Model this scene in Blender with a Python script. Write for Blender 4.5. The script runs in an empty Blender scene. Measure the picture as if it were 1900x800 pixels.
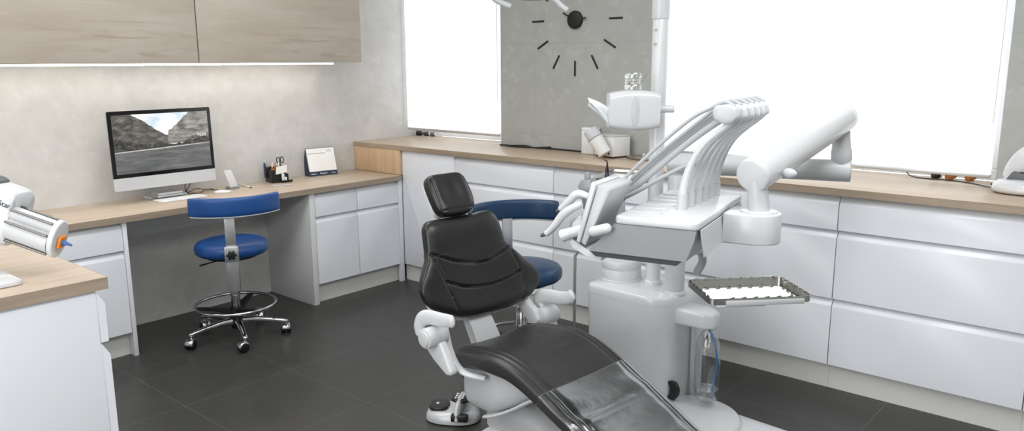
import bpy, bmesh, math, random
from mathutils import Vector, Matrix
R = math.radians
C = bpy.context.scene.collection
random.seed(7)

# ------------------------------------------------------------------ materials
def lin(c):
    return tuple(((v/255)/12.92 if v/255 <= .04045 else ((v/255+.055)/1.055)**2.4) for v in c) + (1.0,)

def nodes(name):
    m = bpy.data.materials.new(name); m.use_nodes = True
    nt = m.node_tree
    return m, nt, nt.nodes['Principled BSDF']

def coords(nt, scale=(1,1,1), kind='Object', loc=(0,0,0), rot=(0,0,0)):
    tc = nt.nodes.new('ShaderNodeTexCoord'); mp = nt.nodes.new('ShaderNodeMapping')
    mp.inputs['Scale'].default_value = scale; mp.inputs['Location'].default_value = loc; mp.inputs['Rotation'].default_value = rot
    nt.links.new(tc.outputs[kind], mp.inputs['Vector'])
    return mp.outputs['Vector']

def noise(nt, vec, scale, detail=4, rough=.55, dist=0):
    n = nt.nodes.new('ShaderNodeTexNoise')
    n.inputs['Scale'].default_value = scale; n.inputs['Detail'].default_value = detail
    n.inputs['Roughness'].default_value = rough; n.inputs['Distortion'].default_value = dist
    nt.links.new(vec, n.inputs['Vector'])
    return n.outputs['Fac']

def ramp(nt, fac, stops):
    r = nt.nodes.new('ShaderNodeValToRGB'); e = r.color_ramp.elements
    e[0].position, e[0].color = stops[0]; e[1].position, e[1].color = stops[-1]
    for p, c in stops[1:-1]:
        x = e.new(p); x.color = c
    nt.links.new(fac, r.inputs['Fac'])
    return r.outputs['Color']

def mixc(nt, fac, a, b, mode='MIX'):
    m = nt.nodes.new('ShaderNodeMix'); m.data_type = 'RGBA'; m.blend_type = mode
    for sock, v in ((m.inputs[0], fac), (m.inputs[6], a), (m.inputs[7], b)):
        if hasattr(v, 'links'): nt.links.new(v, sock)
        else: sock.default_value = v
    return m.outputs[2]

def bump(nt, bs, h, strength, dist=.002):
    b = nt.nodes.new('ShaderNodeBump'); b.inputs['Strength'].default_value = strength; b.inputs['Distance'].default_value = dist
    nt.links.new(h, b.inputs['Height']); nt.links.new(b.outputs['Normal'], bs.inputs['Normal'])

def plain(name, rgb, rough=.4, metal=0, var=.03, scale=14, bmp=0, coat=0, spec=.5):
    """a painted / moulded surface: one colour with a faint mottling"""
    m, nt, bs = nodes(name)
    c = lin(rgb); v = coords(nt)
    f = noise(nt, v, scale, 3)
    lo = tuple(max(0, x*(1-var)) for x in c[:3]) + (1,); hi = tuple(min(1, x*(1+var)) for x in c[:3]) + (1,)
    nt.links.new(ramp(nt, f, [(.3, lo), (.7, hi)]), bs.inputs['Base Color'])
    bs.inputs['Roughness'].default_value = rough; bs.inputs['Metallic'].default_value = metal
    bs.inputs['Coat Weight'].default_value = coat; bs.inputs['Specular IOR Level'].default_value = spec
    if bmp: bump(nt, bs, noise(nt, v, 260, 2), bmp, .001)
    return m

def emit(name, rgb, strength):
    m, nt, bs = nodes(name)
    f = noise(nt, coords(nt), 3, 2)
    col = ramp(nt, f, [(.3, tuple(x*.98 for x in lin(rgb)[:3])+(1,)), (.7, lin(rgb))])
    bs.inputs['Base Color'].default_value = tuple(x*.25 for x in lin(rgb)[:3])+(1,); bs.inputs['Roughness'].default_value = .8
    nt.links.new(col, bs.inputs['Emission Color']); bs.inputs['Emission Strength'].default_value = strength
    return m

def wood(name, light, mid, dark, along, rough=.45, stretch=14, fine_=.5, flecks=None):
    """oak: fibres drawn out along one axis"""
    m, nt, bs = nodes(name)
    sc = [stretch]*3; sc[along] = 1.0
    v = coords(nt, tuple(sc))
    a = noise(nt, v, 2.2, 7, .62, .6)
    sc2 = [60]*3; sc2[along] = 2.2
    b = noise(nt, coords(nt, tuple(sc2)), 3.0, 3, .6)
    big = noise(nt, coords(nt, tuple(4 if i != along else .8 for i in range(3))), 1.6, 3, .5, .8)
    base = ramp(nt, a, [(.28, lin(dark)), (.5, lin(mid)), (.74, lin(light))])
    base = mixc(nt, .35, base, ramp(nt, big, [(.3, lin(dark)), (.7, lin(light))]))
    fine = ramp(nt, b, [(.30, (.80,.80,.80,1)), (.55, (1,1,1,1))])
    if flecks:
        sc3 = [26]*3; sc3[along] = 2.6
        fl_ = noise(nt, coords(nt, tuple(sc3), loc=(3.1, 1.7, 5.3)), 1.0, 5, .6, .9)
        patch = noise(nt, coords(nt, (2.2, 2.2, 2.2)), 1.0, 2)
        mm = nt.nodes.new('ShaderNodeMath'); mm.operation = 'MULTIPLY'
        nt.links.new(ramp(nt, fl_, [(.53, (0,0,0,1)), (.80, (1,1,1,1))]), mm.inputs[0]); nt.links.new(ramp(nt, patch, [(.40, (.1,.1,.1,1)), (.62, (.8,.8,.8,1))]), mm.inputs[1])
        base = mixc(nt, mm.outputs[0], base, lin(flecks))
    nt.links.new(mixc(nt, fine_, base, fine, 'MULTIPLY'), bs.inputs['Base Color'])
    bs.inputs['Roughness'].default_value = rough
    bump(nt, bs, b, .12, .001)
    return m

def concrete(name, a, b, chips, joint, plane):
    """large concrete-look tiles: mottling, pale chips, hair-line joints. plane = (axis u, axis v)"""
    m, nt, bs = nodes(name)
    v = coords(nt)
    n1 = noise(nt, v, 2.3, 8, .62, .4); n2 = noise(nt, v, 9, 6, .65)
    base = ramp(nt, n1, [(.3, lin(a)), (.7, lin(b))])
    base = mixc(nt, .42, base, ramp(nt, n2, [(.35, lin(a)), (.65, lin(b))]))
    vo = nt.nodes.new('ShaderNodeTexVoronoi'); vo.inputs['Scale'].default_value = 26; vo.inputs['Randomness'].default_value = 1
    nv = nt.nodes.new('ShaderNodeVectorMath'); nv.operation = 'ADD'
    nn = nt.nodes.new('ShaderNodeTexNoise'); nn.inputs['Scale'].default_value = 7; nn.inputs['Detail'].default_value = 4
    nt.links.new(v, nn.inputs['Vector']); sc = nt.nodes.new('ShaderNodeVectorMath'); sc.operation = 'SCALE'; sc.inputs['Scale'].default_value = .12
    nt.links.new(nn.outputs['Color'], sc.inputs[0]); nt.links.new(v, nv.inputs[0]); nt.links.new(sc.outputs[0], nv.inputs[1])
    nt.links.new(nv.outputs[0], vo.inputs['Vector'])
    sep = nt.nodes.new('ShaderNodeSeparateColor'); nt.links.new(vo.outputs['Color'], sep.inputs[0])
    chip = ramp(nt, sep.outputs[0], [(.84, (0,0,0,1)), (.96, (1,1,1,1))])
    chm = nt.nodes.new('ShaderNodeMath'); chm.operation = 'MULTIPLY'; chm.inputs[1].default_value = .22
    nt.links.new(chip, chm.inputs[0])
    base = mixc(nt, chm.outputs[0], base, lin(chips))
    br = nt.nodes.new('ShaderNodeTexBrick'); br.offset = 0
    br.inputs['Scale'].default_value = 1; br.inputs['Brick Width'].default_value = 1.2; br.inputs['Row Height'].default_value = .6
    br.inputs['Mortar Size'].default_value = .0022; br.inputs['Mortar Smooth'].default_value = .3
    cb = nt.nodes.new('ShaderNodeCombineXYZ'); sx = nt.nodes.new('ShaderNodeSeparateXYZ')
    tc = coords(nt, loc=(0.25, .15, .12)); nt.links.new(tc, sx.inputs[0])
    nt.links.new(sx.outputs[plane[0]], cb.inputs[0]); nt.links.new(sx.outputs[plane[1]], cb.inputs[1])
    nt.links.new(cb.outputs[0], br.inputs['Vector'])
    nt.links.new(mixc(nt, br.outputs['Fac'], base, lin(joint)), bs.inputs['Base Color'])
    bs.inputs['Roughness'].default_value = .55
    bump(nt, bs, n2, .05, .004)
    return m

def tiles(name):
    m, nt, bs = nodes(name)
    v = coords(nt)
    n1 = noise(nt, v, 3.0, 7, .6, .3); n2 = noise(nt, v, 45, 5, .7)
    base = ramp(nt, n1, [(.3, lin((53,53,51))), (.7, lin((63,63,60)))])
    base = mixc(nt, .35, base, ramp(nt, n2, [(.38, lin((47,47,45))), (.66, lin((70,69,66)))]))
    br = nt.nodes.new('ShaderNodeTexBrick'); br.offset = 0
    br.inputs['Scale'].default_value = 1; br.inputs['Brick Width'].default_value = .5716; br.inputs['Row Height'].default_value = .6193
    br.inputs['Mortar Size'].default_value = .0016; br.inputs['Mortar Smooth'].default_value = .2
    nt.links.new(coords(nt, loc=(1.9833+.5716*6, 1.3264+.6193*9, 0)), br.inputs['Vector'])
    nt.links.new(mixc(nt, br.outputs['Fac'], base, lin((96,95,90))), bs.inputs['Base Color'])
    rr = ramp(nt, n1, [(.3, (.34,.34,.34,1)), (.7, (.44,.44,.44,1))])
    nt.links.new(rr, bs.inputs['Roughness'])
    bs.inputs['Specular IOR Level'].default_value = .42
    bump(nt, bs, n2, .06, .002)
    return m

def clear(name, rgb=(235,240,240), rough=.04, gloss=.18, tint=.93, edge=.55, base=.035):
    """thin clear plastic: mostly see-through with a sheen"""
    m = bpy.data.materials.new(name); m.use_nodes = True; nt = m.node_tree
    nt.nodes.remove(nt.nodes['Principled BSDF']); out = nt.nodes['Material Output']
    tr = nt.nodes.new('ShaderNodeBsdfTransparent'); tr.inputs[0].default_value = (tint, tint, tint*1.005, 1)
    gl = nt.nodes.new('ShaderNodeBsdfGlossy'); gl.inputs['Roughness'].default_value = rough; gl.inputs[0].default_value = lin(rgb)
    lw_ = nt.nodes.new('ShaderNodeLayerWeight'); lw_.inputs['Blend'].default_value = .5
    fr = nt.nodes.new('ShaderNodeMath'); fr.operation = 'POWER'; fr.inputs[1].default_value = 2.6; nt.links.new(lw_.outputs['Facing'], fr.inputs[0])
    f2 = nt.nodes.new('ShaderNodeMath'); f2.operation = 'MULTIPLY_ADD'; f2.inputs[1].default_value = edge; f2.inputs[2].default_value = base; nt.links.new(fr.outputs[0], f2.inputs[0]); fr = f2
    ad = nt.nodes.new('ShaderNodeMath'); ad.operation = 'ADD'; ad.use_clamp = True
    nf = noise(nt, coords(nt), 18, 3); mu = nt.nodes.new('ShaderNodeMath'); mu.operation = 'MULTIPLY'; mu.inputs[1].default_value = gloss
    nt.links.new(nf, mu.inputs[0]); nt.links.new(fr.outputs[0], ad.inputs[0]); nt.links.new(mu.outputs[0], ad.inputs[1])
    mx = nt.nodes.new('ShaderNodeMixShader'); nt.links.new(ad.outputs[0], mx.inputs[0])
    nt.links.new(tr.outputs[0], mx.inputs[1]); nt.links.new(gl.outputs[0], mx.inputs[2])
    bp = nt.nodes.new('ShaderNodeBump'); bp.inputs['Strength'].default_value = .25; bp.inputs['Distance'].default_value = .004
    nt.links.new(nf, bp.inputs['Height']); nt.links.new(bp.outputs[0], gl.inputs['Normal']); nt.links.new(mx.outputs[0], out.inputs[0])
    return m

M = {}
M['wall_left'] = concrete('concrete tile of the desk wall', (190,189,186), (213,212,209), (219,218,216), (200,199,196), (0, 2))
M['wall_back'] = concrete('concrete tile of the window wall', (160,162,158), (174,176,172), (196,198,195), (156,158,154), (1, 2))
M['plaster'] = plain('white plaster', (232,232,230), .8, var=.015, scale=6)
M['floor'] = tiles('dark grey floor tile')
M['oak_x'] = wood('light oak worktop along the desk', (207,192,174), (195,179,160), (178,160,140), 0)
M['oak_y'] = wood('light oak worktop along the windows', (212,193,170), (198,178,154), (178,157,133), 1, .34)
M['oak_side'] = wood('warm oak end board', (216,189,156), (203,173,138), (184,154,120), 2)
M['edge_y'] = wood('oak edge band along the windows', (176,160,140), (160,144,124), (140,123,104), 1, stretch=20)
M['edge_x'] = wood('oak edge band along the desk', (176,160,142), (160,144,126), (138,122,105), 0, stretch=20)
M['oak_grey'] = wood('pale greyed oak door', (192,184,173), (184,174,161), (172,160,146), 0, .5, stretch=5, fine_=.22, flecks=(152,130,108))
M['white'] = plain('white lacquer', (228,231,236), .28, var=.008, scale=3)
M['white_in'] = plain('white board', (222,223,223), .5, var=.01)
M['plinth'] = plain('pale grey plinth', (222,221,217), .5, var=.015)
M['enamel'] = plain('white enamel', (211,213,215), .22, var=.006, coat=.2)
M['enamel2'] = plain('light grey plastic', (198,200,202), .33, var=.01)
M['greybody'] = plain('mid grey plastic', (136,140,143), .3, var=.01)
M['darkgrey'] = plain('dark grey rubber', (92,95,97), .5, var=.03)
M['hose'] = plain('pale grey silicone hose', (176,180,183), .42, var=.02)
M['leather'] = plain('black leather', (32,31,31), .31, var=.12, scale=30, bmp=.18, spec=.5)
M['leather2'] = plain('charcoal leather seat', (48,47,47), .38, var=.10, scale=30, bmp=.18, spec=.5)
M['blue'] = plain('blue vinyl', (24,74,138), .36, var=.06, scale=20, bmp=.10)
M['navy'] = plain('navy vinyl', (21,56,88), .36, var=.06, scale=20, bmp=.10)
M['chrome'] = plain('chrome', (205,206,208), .12, 1, var=.02)
M['steel'] = plain('brushed steel', (176,175,170), .28, 1, var=.04)
M['mirror'] = plain('polished steel', (226,227,228), .06, 1, var=.01)
M['alu'] = plain('silver aluminium', (206,208,210), .3, .85, var=.02)
M['silverpaint'] = plain('silver grey paint', (196,198,200), .35, .2, var=.02)
M['chin'] = plain('matt silver casing', (214,216,218), .38, .25, var=.01)
M['black'] = plain('black plastic', (20,20,21), .4, var=.08)
M['blackgloss'] = plain('black glass border', (8,8,9), .12, var=.02)
M['blackmatt'] = plain('matt black metal', (16,16,17), .55, var=.08)
M['paper'] = plain('white paper', (240,240,238), .8, var=.015)
M['tissue'] = plain('white tissue paper', (236,239,241), .9, var=.02)
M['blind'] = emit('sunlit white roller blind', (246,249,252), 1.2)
M['led'] = emit('lit LED strip', (255,249,241), 18)
M['glass'] = clear('window glass', gloss=.02, tint=.97)
M['film'] = clear('clear vinyl cover', rough=.16, gloss=.16, tint=.92, edge=1.1, base=.085)
M['bottleplastic'] = clear('clear bottle plastic', rough=.05, gloss=.08, tint=.95, edge=.65, base=.06)
M['acrylic'] = clear('clear acrylic', rough=.05, gloss=.42, tint=.96)
M['water'] = clear('water', rough=.02, gloss=.14, tint=.80, edge=.9, base=.10)
M['tubeblue'] = plain('blue plastic tube', (52,120,190), .35)
M['orange'] = plain('orange plastic', (233,138,40), .4)
M['nozzleblue'] = plain('blue plastic nozzle', (58,100,160), .4)
M['rod'] = plain('dark steel rod', (120,118,114), .22, .9)
M['navyink'] = plain('navy printed card', (38,52,70), .6)
M['greyink'] = plain('grey print', (150,152,156), .7)
M['lettering'] = plain('dark grey lettering', (70,74,80), .6)
M['amber'] = plain('amber liquid', (176,112,54), .35)
M['tooth'] = plain('ivory tooth enamel', (238,234,222), .3)
M['purple'] = plain('dark violet plastic', (62,52,78), .4)
M['frame'] = plain('white window frame', (240,241,242), .4)

# ------------------------------------------------------------------ mesh builder
def sp(v, p):
    return math.copysign(abs(v)**p, v)

def cat(pts, n):
    """smooth curve through points (any dimension), n samples per span"""
    P = [Vector(p) for p in pts]; out = []
    for i in range(len(P)-1):
        p0 = P[i-1] if i else P[0]*2-P[1]; p1, p2 = P[i], P[i+1]; p3 = P[i+2] if i+2 < len(P) else P[-1]*2-P[-2]
        for k in range(n):
            t = k/n
            out.append(.5*((2*p1)+(p2-p0)*t+(2*p0-5*p1+4*p2-p3)*t*t+(3*p1-p0-3*p2+p3)*t**3))
    out.append(P[-1].copy())
    return out

def basis(d, up=(0,0,1)):
    d = Vector(d).normalized(); u = Vector(up)
    if abs(d.dot(u)) > .98: u = Vector((1,0,0)) if abs(d.x) < .9 else Vector((0,1,0))
    s = d.cross(u).normalized(); return s, s.cross(d).normalized(), d

class MB:
    def __init__(self): self.bm = bmesh.new()
    def add(self, verts, faces):
        vs = [self.bm.verts.new(v) for v in verts]
        for f in faces:
            try: self.bm.faces.new([vs[i] for i in f])
            except ValueError: pass
        return self
    def merge(self, b, mx=None):
        me = bpy.data.meshes.new('tmp'); b.to_mesh(me); b.free()
        if mx is not None: me.transform(mx)
        self.bm.from_mesh(me); bpy.data.meshes.remove(me)
        return self
    def box(self, lo, hi, bev=0, seg=2, mx=None):
        b = bmesh.new(); bmesh.ops.create_cube(b, size=1)
        lo, hi = Vector(lo), Vector(hi)
        for v in b.verts: v.co = Vector(((lo[i]+hi[i])/2 + v.co[i]*(hi[i]-lo[i]) for i in range(3)))
        if bev: bmesh.ops.bevel(b, geom=b.edges[:], offset=bev, segments=seg, profile=.5, affect='EDGES')
        return self.merge(b, mx)
    def prism(self, poly, o, u, v, w, depth, bev=0, seg=2, bev_angle=None):
        """polygon (2-D) in the plane (o; u, v), pushed along w by depth"""
        o, u, v, w = Vector(o), Vector(u), Vector(v), Vector(w)
        b = bmesh.new(); n = len(poly)
        a = [b.verts.new(o+u*p[0]+v*p[1]) for p in poly]; c = [b.verts.new(o+u*p[0]+v*p[1]+w*depth) for p in poly]
        b.faces.new(a); b.faces.new(c[::-1])
        for i in range(n): b.faces.new((a[i], c[i], c[(i+1) % n], a[(i+1) % n]))
        bmesh.ops.recalc_face_normals(b, faces=b.faces[:])
        if bev:
            ed = [e for e in b.edges if len(e.link_faces) == 2 and e.calc_face_angle() > (bev_angle or .5)]
            bmesh.ops.bevel(b, geom=ed, offset=bev, segments=seg, profile=.5, affect='EDGES')
        return self.merge(b)
    def loft(self, rings, caps=True, closed=True):
        k = len(rings[0]); vs = [p for r in rings for p in r]; fs = []
        for i in range(len(rings)-1):
            for j in range(k if closed else k-1):
                fs.append((i*k+j, i*k+(j+1) % k, (i+1)*k+(j+1) % k, (i+1)*k+j))
        if caps and closed:
            fs.append(tuple(range(k))[::-1]); fs.append(tuple((len(rings)-1)*k+j for j in range(k)))
        return self.add(vs, fs)
    def tube(self, path, r, seg=14, flat=None, up=(0,0,1), caps=True, round_end=0):
        """swept round (or, with flat=(a, b), elliptical) section; r a number or one per point"""
        P = [Vector(p) for p in path]; n = len(P); rs = r if isinstance(r, (list, tuple)) else [r]*n
        rings = []
        for i in range(n):
            d = (P[min(i+1, n-1)]-P[max(i-1, 0)])
            s, t, d = basis(d, up)
            if rings and not flat:
                pass
            a, b = (flat if flat else (1, 1))
            rings.append((P[i], s*rs[i]*a, t*rs[i]*b, d))
        if round_end:
            first, last = rings[0], rings[-1]; m = 5
            def dome(c, sgn):
                p, s, t, d = c; rad = max(s.length, t.length)*round_end; o = []
                for k in range(1, m+1):
                    q = k/m*math.pi/2*.97; o.append((p+d*sgn*rad*math.sin(q), s*math.cos(q), t*math.cos(q), d))
                return o
            rings = dome(first, -1)[::-1]+rings+dome(last, 1)
        out = [[p+s*math.cos(2*math.pi*j/seg)+t*math.sin(2*math.pi*j/seg) for j in range(seg)] for p, s, t, d in rings]
        return self.loft(out, caps)
    def lathe(self, prof, o=(0,0,0), axis=(0,0,1), seg=32, sx=1, sy=1, up=(1,0,0)):
        """profile [(radius, height)] turned about an axis through o"""
        s, t, d = basis(axis, up); o = Vector(o)
        rings = [[o+d*h+(s*math.cos(2*math.pi*j/seg)*sx+t*math.sin(2*math.pi*j/seg)*sy)*max(r, 1e-5) for j in range(seg)] for r, h in prof]
        return self.loft(rings)
    def cyl(self, p, q, r, r2=None, bev=.0, seg=28):
        p, q = Vector(p), Vector(q); L = (q-p).length; r2 = r if r2 is None else r2
        if bev: prof = [(r-bev, 0), (r-bev*.3, bev*.3), (r, bev), (r2, L-bev), (r2-bev*.3, L-bev*.3), (r2-bev, L)]
        else: prof = [(r, 0), (r2, L)]
        return self.lathe(prof, p, q-p, seg)
    def ball(self, c, rad, seg=20, sc=(1,1,1)):
        n = seg//2; c = Vector(c)
        rings = []
        for i in range(n+1):
            a = -math.pi/2+math.pi*i/n
            rings.append([c+Vector((max(math.cos(a), 1e-4)*math.cos(2*math.pi*j/seg)*rad*sc[0], max(math.cos(a), 1e-4)*math.sin(2*math.pi*j/seg)*rad*sc[1], math.sin(a)*rad*sc[2])) for j in range(seg)])
        return self.loft(rings)
    def torus(self, c, Rr, r, seg=48, sec=10, axis=(0,0,1), a0=0, a1=None):
        s, t, d = basis(axis, (1,0,0)); c = Vector(c); full = a1 is None; a1 = a0+2*math.pi if full else a1
        m = seg; rings = []
        for i in range(m+1):
            a = a0+(a1-a0)*i/m; e = s*math.cos(a)+t*math.sin(a)
            rings.append([c+e*(Rr+r*math.cos(2*math.pi*j/sec))+d*r*math.sin(2*math.pi*j/sec) for j in range(sec)])
        return self.loft(rings, not full)

def obj(name, mb, m, parent=None, smooth=38, world=True):
    """link the builder as one mesh object; its points are given in the parent's own frame, or in the room's (world=True)"""
    bm = mb.bm
    bmesh.ops.remove_doubles(bm, verts=bm.verts[:], dist=1e-6)
    bmesh.ops.recalc_face_normals(bm, faces=bm.faces[:])
    me = bpy.data.meshes.new(name); bm.to_mesh(me); bm.free()
    top = parent
    while top is not None and top.parent is not None: top = top.parent
    if top is not None and world and not top.get('local_frame'): me.transform(Matrix.Translation(-top.location))
    for x in (m if isinstance(m, (list, tuple)) else [m]): me.materials.append(M[x])
    for p in me.polygons: p.use_smooth = smooth > 0
    if smooth > 0: me.set_sharp_from_angle(angle=R(smooth))
    o = bpy.data.objects.new(name, me); C.objects.link(o)
    if parent is not None: o.parent = parent
    return o

def thing(name, label, category, loc, group=None, local=False, rotz=0):
    o = bpy.data.objects.new(name, None); C.objects.link(o); o.empty_display_size = .05
    o.location = loc; o.rotation_euler = (0, 0, rotz)
    o['label'] = label; o['category'] = category
    if group: o['group'] = group
    if local: o['local_frame'] = 1
    return o

def tag(o, label, category, group=None):
    o['label'] = label; o['category'] = category
    if group: o['group'] = group
    return o

def struct(name, mb, m, smooth=0):
    o = obj(name, mb, m, None, smooth); o['kind'] = 'structure'; return o

def copy_tree(o, parent=None):
    c = o.copy(); C.objects.link(c); c.parent = parent
    for ch in list(o.children): copy_tree(ch, c)
    return c

def text(name, body, size, o, u, v, m, parent, depth=.0004, align='LEFT'):
    """flat lettering as a mesh in the plane (o; u, v)"""
    cu = bpy.data.curves.new('lettering', 'FONT'); cu.body = body; cu.size = size; cu.extrude = depth; cu.align_x = align; cu.resolution_u = 3
    t = bpy.data.objects.new('lettering', cu); C.objects.link(t)
    bpy.context.view_layer.update()
    me = bpy.data.meshes.new_from_object(t.evaluated_get(bpy.context.evaluated_depsgraph_get()))
    bpy.data.objects.remove(t); bpy.data.curves.remove(cu)
    u, v = Vector(u).normalized(), Vector(v).normalized(); w = u.cross(v)
    mx = Matrix((u, v, w)).transposed().to_4x4(); mx.translation = Vector(o)
    me.transform(mx)
    top = parent
    while top is not None and top.parent is not None: top = top.parent
    if top is not None and not top.get('local_frame'): me.transform(Matrix.Translation(-top.location))
    me.materials.clear(); me.materials.append(M[m]); me.name = name
    ob = bpy.data.objects.new(name, me); C.objects.link(ob); ob.parent = parent
    return ob

# ------------------------------------------------------------------ camera
cam = bpy.data.cameras.new('camera'); co = bpy.data.objects.new('camera', cam); C.objects.link(co)
yaw, pitch, roll = R(40.5984), R(-11.0968), R(-.2557)
fw = Vector((math.cos(yaw)*math.cos(pitch), math.sin(yaw)*math.cos(pitch), math.sin(pitch)))
r0 = Vector((math.sin(yaw), -math.cos(yaw), 0)); u0 = r0.cross(fw)
rr = r0*math.cos(roll)+u0*math.sin(roll); uu = u0*math.cos(roll)-r0*math.sin(roll)
mx = Matrix((rr, uu, -fw)).transposed().to_4x4(); mx.translation = (-4.1628, -4.7126, 1.5679)
co.matrix_world = mx
cam.sensor_width = 36; cam.lens = 1460.7378/1900*36; cam.clip_start = .02
bpy.context.scene.camera = co
# ------------------------------------------------------------------ the room
XL, YF, H = -5.6, -6.4, 2.72
HC, HD, TW, TD = .9873, .7782, .0346, .0348
GAP = .002
struct('floor', MB().box((XL-.1, YF-.1, -.12), (.45, .12, 0)), 'floor')
struct('ceiling', MB().box((XL-.1, YF-.1, H), (.45, .12, H+.1)), 'plaster')
struct('wall_left', MB().box((XL-.1, 0, 0), (.45, .12, H)), 'wall_left')
struct('wall_rear', MB().box((XL-.1, YF-.1, 0), (XL, 0, H)), 'plaster')
struct('wall_front', MB().box((XL, YF-.1, 0), (.45, YF, H)), 'plaster')
W1, W2, WT, WS = (-1.047, -.0), (-4.07, -2.292), 2.36, HC-TW-.004
wb = MB().box((0, YF, 0), (.30, 0, WS)).box((0, YF, WT), (.30, 0, H))
wb.box((0, W2[1], WS), (.30, W1[0], WT)).box((0, YF, WS), (.30, W2[0], WT))
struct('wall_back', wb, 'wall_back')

def window(name, y0, y1):
    """white casement frame with glass, set at the outer side of the recess"""
    f = MB(); x0, x1 = .21, .27; z0, z1 = HC+.004, WT
    for a, b in (((x0, y0, z0), (x1, y1, z0+.055)), ((x0, y0, z1-.055), (x1, y1, z1)), ((x0, y0, z0+.0552), (x1, y0+.055, z1-.0552)), ((x0, y1-.055, z0+.0552), (x1, y1, z1-.0552))):
        f.box(a, b, .006)
    if y1-y0 > 1.4: f.box((x0, (y0+y1)/2-.05, z0+.0552), (x1, (y0+y1)/2+.05, z1-.0552), .006)
    o = struct(name, f, 'frame')
    g = obj('pane', MB().box((.236, y0+.05, z0+.05), (.242, y1-.05, z1-.05)), 'glass', o, 0)
    return o
window('window_1', *W1); window('window_2', *W2)

def blind(label, y0, y1, zb):
    t = thing('roller_blind', label, 'blind', (.03, (y0+y1)/2, zb))
    obj('fabric', MB().box((.028, y0, zb+.01), (.0295, y1, WT-.03)), 'blind', t, 0)
    obj('bottom_bar', MB().box((.022, y0, zb-.006), (.036, y1, zb+.014), .004), 'alu', t)
    obj('roller_tube', MB().cyl((.04, y0, WT-.035), (.04, y1, WT-.035), .028), 'white_in', t)
    obj('bead_chain', MB().tube([(.02, y0+.012, WT-.04), (.018, y0+.010, 1.75), (.02, y0+.012, zb+.25)], .0022, 8), 'white_in', t)
    return t
blind('white roller blind of the narrow window in the room corner', -1.008, -.046, 1.048)
blind('white roller blind of the wide window behind the treatment unit', -4.045, -2.33, 1.03)

# ------------------------------------------------------------------ wall cabinets with the light strip
UB, UD = 1.5655, .40
for (x0, x1), lab in (((-1.855, -.687), 'pale oak wall cabinet whose end shows beside the narrow window'),
                      ((-3.03, -1.855), 'pale oak wall cabinet above the screen and the desk end by the mixer')):
    t = thing('wall_cabinet', lab, 'cabinet', ((x0+x1)/2, -.2, UB), 'pale oak wall cabinets over the desk')
    obj('body', MB().box((x0+.002, -UD+.022, UB+.002), (x1-.002, -GAP, 2.34), .002), 'oak_grey', t)
    obj('door', MB().box((x0+.003, -UD, UB), (x1-.003, -UD+.02, 2.34), .003), 'oak_grey', t)
t = thing('under_cabinet_light', 'slim lit LED strip under the oak wall cabinets', 'light', (-1.9, -.22, UB))
obj('light_profile', MB().box((-3.02, -.235, UB-.003), (-.79, -.195, UB), .001), 'alu', t)  # aluminium profile of the LED strip, above its diffuser
obj('diffuser', MB().box((-3.01, -.232, UB-.0125), (-.80, -.198, UB-.003), .002), 'led', t)

# ------------------------------------------------------------------ worktops
t = thing('desk_worktop', 'low oak desk worktop under the screen along the concrete wall', 'desk', (-2.1, -.27, HD))
DX0, DX1 = -3.75, -.481
obj('board', MB().box((DX0, -.5288, HD-TD), (DX1, -GAP, HD), .0015), 'oak_x', t)
obj('edge_band', MB().box((DX0, -.5300, HD-TD+.0005), (DX1, -.5288, HD-.0005)), 'edge_x', t)
obj('back_panel', MB().box((-2.392, -.022, .553), (-1.250, -GAP, HD-TD), .001), 'white_in', t)
t = thing('window_worktop', 'long oak worktop running below the windows', 'worktop', (-.24, -2.6, HC))
obj('board', MB().box((-.4773, -5.3, HC-TW), (-GAP, -GAP, HC), .0015).box((-.004, W1[0]+.003, HC-TW), (.208, W1[1]-.003, HC), .0015).box((-.004, W2[0]+.003, HC-TW), (.208, W2[1]-.003, HC), .0015), 'oak_y', t)
obj('edge_band', MB().box((-.4785, -5.3, HC-TW+.0005), (-.4773, -GAP, HC-.0005)), 'edge_y', t)
obj('end_board', MB().box((-.4775, -.512, HD+.001), (-.4575, -GAP, HC-TW-.0005), .001), 'oak_side', t)

# ------------------------------------------------------------------ base cabinets: handleless fronts with a sloped grip along the top
def front_x(y0, y1, z0, z1, F=-.4582, ch=.0385):
    """a drawer front facing -x"""
    mb = MB(); poly = [(0, z0), (0, z1-ch), (.024, z1-.004), (.026, z1-.004), (.026, z0)]
    return mb.prism(poly, (F, y0+.0018, 0), (1,0,0), (0,0,1), (0,1,0), (y1-y0)-.0036, .0012, 1, .3)
def front_y(x0, x1, z0, z1, F=-.51, ch=.0385):
    """a drawer front facing -y"""
    mb = MB(); poly = [(0, z0), (0, z1-ch), (.024, z1-.004), (.026, z1-.004), (.026, z0)]
    return mb.prism(poly, (x0+.0018, F, 0), (0,1,0), (0,0,1), (1,0,0), (x1-x0)-.0036, .0012, 1, .3)

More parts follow.
